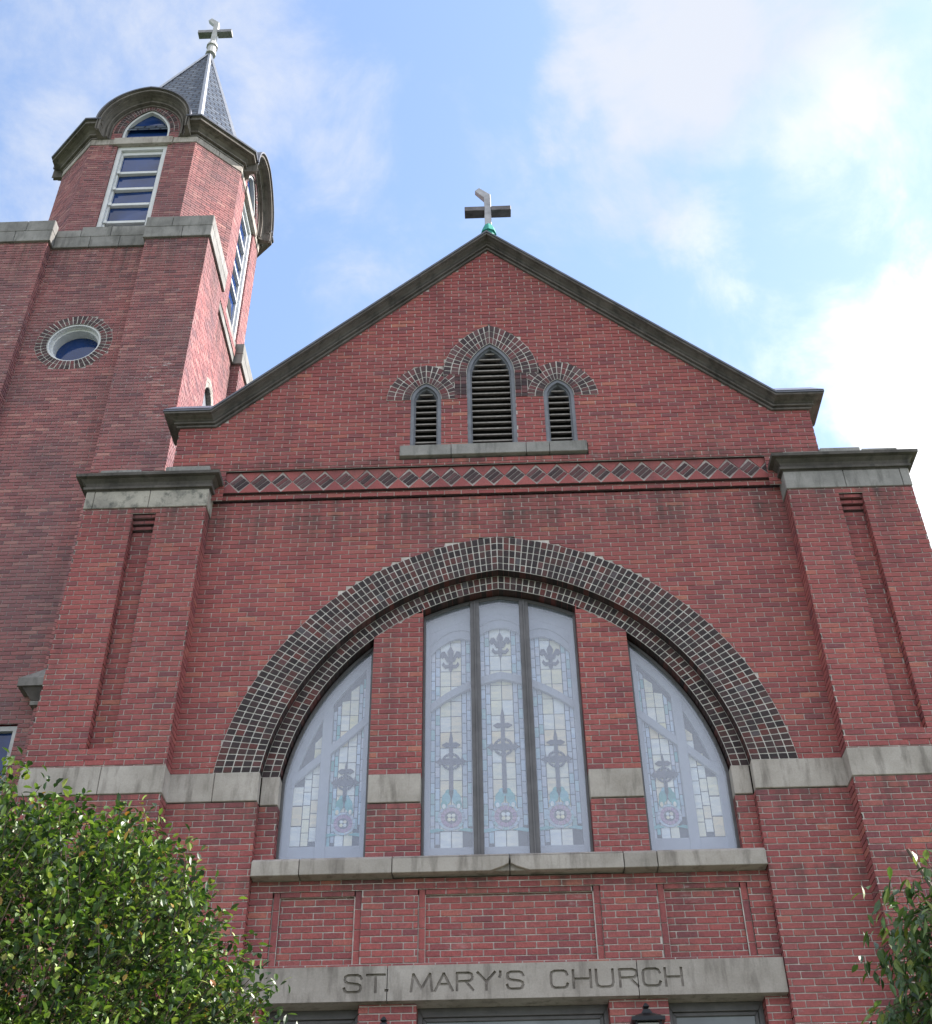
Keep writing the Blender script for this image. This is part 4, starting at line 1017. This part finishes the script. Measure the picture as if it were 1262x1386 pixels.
# cornice, broken by arched hoods on the faces with windows
CP = [(-.12, 0), (.03, 0), (.035, .045), (.012, .05), (.014, .07), (.085, .07), (.09, .10), (.05, .105), (.06, .15), (.12, .20), (.19, .22), (.19, .235), (.265, .235), (.27, .27), (.245, .275), (.25, .33), (.28, .335), (.28, .345), (-.12, .36)]
RAISE = (0, 2, 4, 6)
for k in range(8):
    (p, n0), (q, n1_) = octo[k], octo[k+1]; t = (q-p).normalized(); nn = Vector((t.y, -t.x)); up = Vector((0, 0, 1)); V3 = lambda v: Vector((v.x, v.y, 0))
    mb = MB()
    P3 = lambda v: (v.x, v.y, ZT)
    if k in RAISE:
        c_ = (p+q)/2; hh = .72
        mb.sweep([(P3(p), V3(n0), up), (P3(c_-t*(hh+.16)), V3(nn), up)], CP); mb.sweep([(P3(c_+t*(hh+.16)), V3(nn), up), (P3(q), V3(n1_), up)], CP)
        f, hw = octf(k); Nv = V3(nn); Tv = V3(t); frs = []; n_ = 20
        for s, rng in ((-1, range(n_+1)), (1, range(n_-1, -1, -1))):
            for i in rng:
                an = CA.a(i/n_); u = s*(CA.rho*math.cos(an)-CA.c); z = CA.z0+CA.rho*math.sin(an)
                Qv = Tv*(s*math.cos(an))+up*math.sin(an)
                if i == n_: Qv = up*(1/math.sin(an)) if math.sin(an) > .3 else up
                frs.append(((c_.x+t.x*u, c_.y+t.y*u, z), Nv, Qv))
        a0_ = frs[0]; a1_ = frs[-1]; frs = [((a0_[0][0], a0_[0][1], ZT+.002), Nv, a0_[2])]+frs+[((a1_[0][0], a1_[0][1], ZT+.002), Nv, a1_[2])]
        pr_ = [(-.1, 0), (.03, 0), (.035, .03), (.012, .034), (.014, .05), (.10, .05), (.105, .08), (.05, .085), (.06, .12), (.13, .16), (.20, .17), (.20, .18), (.29, .18), (.295, .21), (.26, .213), (.265, .24), (.31, .243), (.31, .255), (-.1, .27)]
        mb.sweep(frs, pr_)
        o = mb.build('belfry_cornice', METC, CH, 'arched hood moulding over the front belfry window' if k == 0 else None)
        # little curved dormer roof running back to the spire
        mb = MB(); roof = [(Vector(a_)+Vector(P_)*.33+Vector(Q_)*.285, Vector(a_)-Nv*1.3+Vector(Q_)*.285, Vector(a_)+Vector(P_)*.33+Vector(Q_)*.25, Vector(a_)-Nv*1.3+Vector(Q_)*.25) for a_, P_, Q_ in frs[1:-1]]
        for r0, r1 in zip(roof, roof[1:]):
            mb.add([r0[0], r1[0], r1[1], r0[1], r0[2], r1[2], r1[3], r0[3]], ((0, 1, 2, 3), (4, 7, 6, 5), (0, 4, 5, 1)))
        mb.build('dormer_roof', RDARK, o)
        if k in (0, 2):
            h5 = .5; oA = [(-h5, ZT)]+GA.curve(12)+[(h5, ZT)]; oB = [(-h5+.05, ZT)]+GA.off(-.05).curve(12)+[(h5-.05, ZT)]; mb = MB(); mb.band(f, oA, oB, -.14, -.03); mb.build('arch_window_frame', WHITE, o)
            mb = MB(); fo = (lambda u, z, d=0., f=f: f(u, z, d+.007)); voussoirs(mb, fo, GA, 2, .095, .07, .004, rnd=rt); mb.build('arch_surround', [DARKM, TMORT], o)
            mb = MB(); mb.slab(f, [(-h5+.03, ZT)]+GA.off(-.03).curve(12)+[(h5-.03, ZT)], -.13, -.12); mb.build('glass_pane', GLB, o)
    else:
        mb.sweep([(P3(p), V3(n0), up), (P3(q), V3(n1_), up)], CP); mb.build('belfry_cornice', METC, CH)
# thin dark drip edge on the cornice
for k in range(8):
    (p, n0), (q, n1_) = octo[k], octo[k+1]; up = Vector((0, 0, 1)); V3 = lambda v: Vector((v.x, v.y, 0))
    segs = [(p, n0, q, n1_)]
    if k in RAISE:
        t = (q-p).normalized(); nn = Vector((t.y, -t.x)); c_ = (p+q)/2; segs = [(p, n0, c_-t*.9, nn), (c_+t*.9, nn, q, n1_)]
    for a_, na, b_, nb in segs:
        mb = MB(); mb.sweep([((a_.x, a_.y, ZT), V3(na), up), ((b_.x, b_.y, ZT), V3(nb), up)], [(-.1, .362), (.30, .342), (.31, .375), (-.1, .42)]); mb.build('cornice_drip_edge', RDARK, CH)
# belfry windows: white frame, five panes between transoms
for k in (0, 2):
    f, hw = octf(k); mb = MB(); z0, z1 = 18.55, 22.225
    closed_band(mb, f, [(-.525, z0), (-.525, z1), (.525, z1), (.525, z0)], [(-.44, z0+.05), (-.44, z1-.1), (.44, z1-.1), (.44, z0+.05)], -.2, -.04)
    closed_band(mb, f, [(-.44, z0), (-.44, z1-.1), (.44, z1-.1), (.44, z0)], [(-.40, z0+.05), (-.40, z1-.20), (.40, z1-.20), (.40, z0+.05)], -.2, -.10)
    for z in (21.41, 20.87, 20.36, 19.80): mb.obox(f, -.40, .40, -.18, -.09, z-.035, z+.035); mb.obox(f, -.42, -.36, -.09, -.06, z-.05, z+.03)
    o = mb.build('belfry_window', WHITE, CH, 'tall white framed belfry window above the tower front' if k == 0 else 'belfry window on the sunlit side', bevel=.004)
    zz = [z0+.04, 19.80, 20.36, 20.87, 21.41, z1-.15]
    for a_, b_ in zip(zz, zz[1:]):
        t1, t2 = rt.uniform(-.012, .012), rt.uniform(-.012, .012); mb = MB()
        v = [f(-.41, a_, -.16+t1), f(.41, a_, -.16-t1), f(.41, b_, -.16+t2), f(-.41, b_, -.16-t2)]; v += [tuple(Vector(p)+(Vector(f(0, 0, -.01))-Vector(f(0, 0, 0)))) for p in v]
        mb.add(v, ((0, 1, 2), (0, 2, 3), (4, 6, 5), (4, 7, 6), (0, 4, 5, 1), (1, 5, 6, 2), (2, 6, 7, 3), (3, 7, 4, 0))); mb.build('glass_pane', GLB, o)
    mb = MB(); mb.slab(f, [(.26*math.cos(i*math.pi/12), 19.12+.30*math.sin(i*math.pi/12)) for i in range(13)], -.149, -.12); mb.build('round_grille', BLACK, o)
# spire
AX = Vector((-6.86, 4.9, 28.98)); mb = MB(); base = []
for (p, n_) in octo[:8]: b_ = p-n_*.04; base.append(Vector((b_.x, b_.y, 22.84)))
for k in range(8):
    m_ = 1; mb.add([base[k], base[(k+1) % 8], AX], ((0, 1, 2),))
sp = mb.build('spire', SLATE, CH, 'grey slate octagonal spire'); mb = MB()
for k in range(8):
    d = (AX-base[k]); outv = (base[k]-Vector((BXc, BYc, base[k].z))).normalized(); tt = outv.cross(d).normalized()
    e0 = base[k]+outv*.01; e1 = AX+outv*.02
    mb.add([e0+tt*.07-outv*.03, e0+outv*.015, e0-tt*.07-outv*.03, e1+tt*.045-outv*.02, e1+outv*.015, e1-tt*.045-outv*.02], ((0, 1, 4, 3), (1, 2, 5, 4)))
mb.build('hip_flashing', FLASHL, sp)
cross('spire_cross', AX.x+.02, AX.y, AX.z+.30, 1.22, CH, OLDW, OLDW, 'pale metal cross on the tip of the spire', simple('shaded_pale_arm_metal', (.20, .20, .21), .5, .4, .4, 7))  # darker arm metal carries the painted shade of the undersides

# ================================================================== wall lanterns
def lantern(loc, label):
    o = thing('wall_lantern', label, 'lantern', loc, 'wall lanterns flanking the entrance'); x, y, z = loc
    mb = MB(); mb.box(x-.02, x+.02, y, BY-.004, z-.06, z-.03); mb.box(x-.06, x+.06, BY-.03, BY-.003, z-.20, z+.06); mb.build('bracket', IRON, o, bevel=.004)
    mb = MB(); n_ = 4
    for r0, r1, z0, z1 in ((.15, .15, -.02, .015), (.14, .05, .015, .07), (.05, .03, .07, .11), (REC, .03, .11, .135), (.03, .008, .135, .17)):
        vs = [(x+r*sx, y+r*sy, z+zz) for r, zz in ((r0, z0), (r1, z1)) for sx, sy in ((-1, -1), (1, -1), (1, 1), (-1, 1))]
        mb.add(vs, ((3, 2, 1, 0), (4, 5, 6, 7), (0, 1, 5, 4), (1, 2, 6, 5), (2, 3, 7, 6), (3, 0, 4, 7)))
    for sx in (-1, 1):
        for sy in (-1, 1): mb.box(x+sx*.11-.008, x+sx*.11+.008, y+sy*.11-.008, y+sy*.11+.008, z-.38, z-.02)
    mb.box(x-.12, x+.12, y-.12, y+.12, z-.41, z-.38); mb.build('lantern_cage', IRON, o)
    mb = MB(); mb.box(x-.095, x+.095, y-.095, y+.095, z-.37, z-.03); mb.build('lantern_glass', OLDW, o)
lantern((-1.19, -.30, 3.33), 'black iron wall lantern left of the wide entrance, showing only its small finial')
lantern((1.22, -.30, 3.40), 'black iron wall lantern right of the wide entrance, its square roof showing')

# ================================================================== trees
def leafmat(name, stops, rough=.43):
    m, nt, b = mat(name, rough=rough, spec=.45); k = NB(nt); geo = k.n('ShaderNodeNewGeometry')
    c = k.ramp(geo.outputs['Random Per Island'], stops); k.L.new(c, b.inputs['Base Color'])
    b.inputs['Subsurface Weight'].default_value = 0
    out = [n for n in nt.nodes if n.type == 'OUTPUT_MATERIAL'][0]
    tr = k.n('ShaderNodeBsdfTranslucent'); k.L.new(k.mix(1., c, (1.6, 1.9, .7), 'MULTIPLY'), tr.inputs[0])
    ms = k.n('ShaderNodeMixShader'); ms.inputs[0].default_value = .16; k.L.new(b.outputs[0], ms.inputs[1]); k.L.new(tr.outputs[0], ms.inputs[2]); k.L.new(ms.outputs[0], out.inputs[0])
    return m
LEAF1 = leafmat('glossy_leaf', [(0, (.010, .026, .010)), (.35, (.024, .055, .016)), (.72, (.085, .14, .026)), (.93, (.19, .26, .055)), (.985, (.19, .20, .05)), (1, (.30, .11, .04))])
LEAF2 = leafmat('pointed_leaf', [(0, (.03, .06, .025)), (.5, (.06, .11, .035)), (.85, (.10, .15, .04)), (1, (.22, .24, .05))])
def leaf(vs, fs, p, d, up, ln, wd, fold, pointed):
    d = d.normalized(); s = d.cross(up)
    if s.length < 1e-3: s = Vector((1, 0, 0))
    s.normalize(); n_ = s.cross(d); b = len(vs)
    if pointed: prof = [(0, 0), (.3, .8), (.6, .75), (1, 0)]
    else: prof = [(0, .1), (.35, .9), (.7, .85), (1, .0)]
    droop = -n_*0
    mid = [p+d*(ln*t)-n_*(ln*.14*t*t) for t, _ in prof]
    vs.append(mid[0]); vs.append(mid[3])
    for k in (1, 2):
        w_ = wd*prof[k][1]*.5
        vs.append(mid[k]-s*w_+n_*(w_*fold)); vs.append(mid[k]); vs.append(mid[k]+s*w_+n_*(w_*fold))
    fs += [(b, b+2, b+3), (b, b+3, b+4), (b+2, b+5, b+6, b+3), (b+3, b+6, b+7, b+4), (b+5, b+1, b+6), (b+6, b+1, b+7)]
def tree(name, label, cx, cy, cz, radii, nclump, nleaf, ln, wd, mt, seed, pointed, sprigs, trunk_r):
    rn = random.Random(seed); t = thing(name, label, 'tree', (cx, cy, GZ))
    vs, fs = [], []; tips = []
    def rdir():
        while True:
            v = Vector((rn.uniform(-1, 1), rn.uniform(-1, 1), rn.uniform(-1, 1)))
            if .05 < v.length < 1: return v.normalized()
    cs = []
    for i in range(nclump):
        d = rdir(); r = rn.uniform(.12, 1.0)**.5
        if rn.random() < .6: r = rn.uniform(.80, 1.03)
        lump = 1+.09*math.sin(d.x*5+seed)+.07*math.sin(d.z*7+d.y*4)+.035*math.sin(d.x*17+d.z*13)
        p = Vector((cx+d.x*radii[0]*r*lump, cy+d.y*radii[1]*r*lump, cz+d.z*radii[2]*r*lump))
        if p.z < GZ+.7: continue
        hol = math.sin(p.x*5.1+seed)*math.sin(p.z*4.6+1.3*seed)+math.sin(p.y*5.3+p.x*3.1)*.6+math.sin(p.z*9+p.x*7)*.3
        if hol > .75 and r > .72: continue
        cs.append((p, d))
    cs += [(Vector(p), Vector(d).normalized()) for p, d in sprigs]
    for p, d in cs:
        dd = (d+rdir()*.6+Vector((0, 0, .5 if not pointed else -.1))).normalized(); sh = rn.uniform(.16, .32)
        base_ = p-dd*sh; tips.append((base_, p))
        for j in range(nleaf):
            q = base_+dd*(sh*1.25*(j+.5)/nleaf)+rdir()*.035
            if pointed: ld = (dd*.3+rdir()*.7+Vector((0, 0, -.75)))
            else: ld = (dd*.5+rdir()*.9+Vector((0, 0, .12)))
            leaf(vs, fs, q, ld, Vector((0, 0, 1))+rdir()*.5, ln*rn.uniform(.65, 1.2), wd*rn.uniform(.8, 1.15), rn.uniform(.15, .5), pointed)
    me = bpy.data.meshes.new('crown'); me.from_pydata([tuple(v) for v in vs], [], fs); me.materials.append(mt)
    o = bpy.data.objects.new('crown', me); COL.objects.link(o); o.parent = t; o.matrix_parent_inverse = Matrix.Translation(-Vector(t.location))
    mb = MB()
    top = Vector((cx, cy, cz+radii[2]*.2))
    pts = [Vector((cx+.05*math.sin(k*1.3), cy+.05*math.cos(k*1.7), GZ+(top.z-GZ)*k/6)) for k in range(7)]
    mb.tube(pts, [trunk_r*(1.25-.13*k) for k in range(7)], 10)
    for i in range(26):
        b0 = pts[rn.randint(2, 6)]; e = Vector((cx, cy, cz))+Vector([rdir()[k]*radii[k]*.82 for k in range(3)]); 
        if e.z < GZ+.8: continue
        m_ = (b0+e)/2+rdir()*.12+Vector((0, 0, -.08)); mb.tube([b0, m_, e], [trunk_r*.38, trunk_r*.22, .010], 6)
    for b_, p in tips:
        mb.tube([b_, p], [.004, .002], 3)
    mb.build('trunk', BARK, t, recalc=False)
    return t
spr = []
TC = (-3.42, -5.0, 1.38)
for k in range(60):
    an = 20+k*2.0; rk = random.Random(k)
    spr.append(((TC[0]+math.cos(R(an))*rk.uniform(1.95, 2.15), -5+rk.uniform(-.7, .6), TC[2]+math.sin(R(an))*rk.uniform(2.0, 2.22)), (math.cos(R(an)), -.1, math.sin(R(an))+.5)))
tree('evergreen_tree', 'dense glossy leaved evergreen in front of the left pier and tower', *TC, (2.10, 1.8, 2.0), 10500, 18, .053, .029, LEAF1, 5, False, spr, .11)
tree('young_tree', 'tree with drooping pointed leaves in front of the right pier', 3.19, -6.0, 1.82, (1.44, 1.3, 1.30), 3600, 13, .080, .036, LEAF2, 8, True, [((2.12, -6.1, 2.28), (-.3, 0, 1)), ((1.98, -6.1, 2.2), (-.6, 0, .8)), ((2.3, -6, 2.5), (-.2, 0, 1)), ((1.78, -6.1, 1.86), (-1, 0, .3)), ((1.72, -6.1, 1.6), (-1, 0, .1))], .07)

# ================================================================== ground
def sheet(name, x0, x1, y0, y1, z, m, kind='structure'):
    mb = MB(); mb.quad((x0, y0, z), (x1, y0, z), (x1, y1, z), (x0, y1, z)); o = mb.build(name, m); o['kind'] = kind; return o
sheet('ground', -600, 600, -600, 600, GZ-.12, GRASS)
mb = MB(); mb.box(-40, 40, -9.5, 0.1, GZ-.3, GZ-.004); o = mb.build('lawn', GRASS); o['kind'] = 'structure'
mb = MB(); mb.box(-1.8, 1.8, -9.6, -.3, GZ-.02, GZ+.004); o = mb.build('path', PAVE); o['kind'] = 'structure'
mb = MB(); mb.box(-60, 60, -13.2, -9.5, GZ-.3, GZ+.002); o = mb.build('pavement', PAVE, bevel=.02); o['kind'] = 'structure'
o = sheet('road', -300, 300, -22, -13.2, GZ-.116, ASPH)
print('objects', len(bpy.data.objects), 'polys', sum(len(o.data.polygons) for o in bpy.data.objects if o.type == 'MESH'))
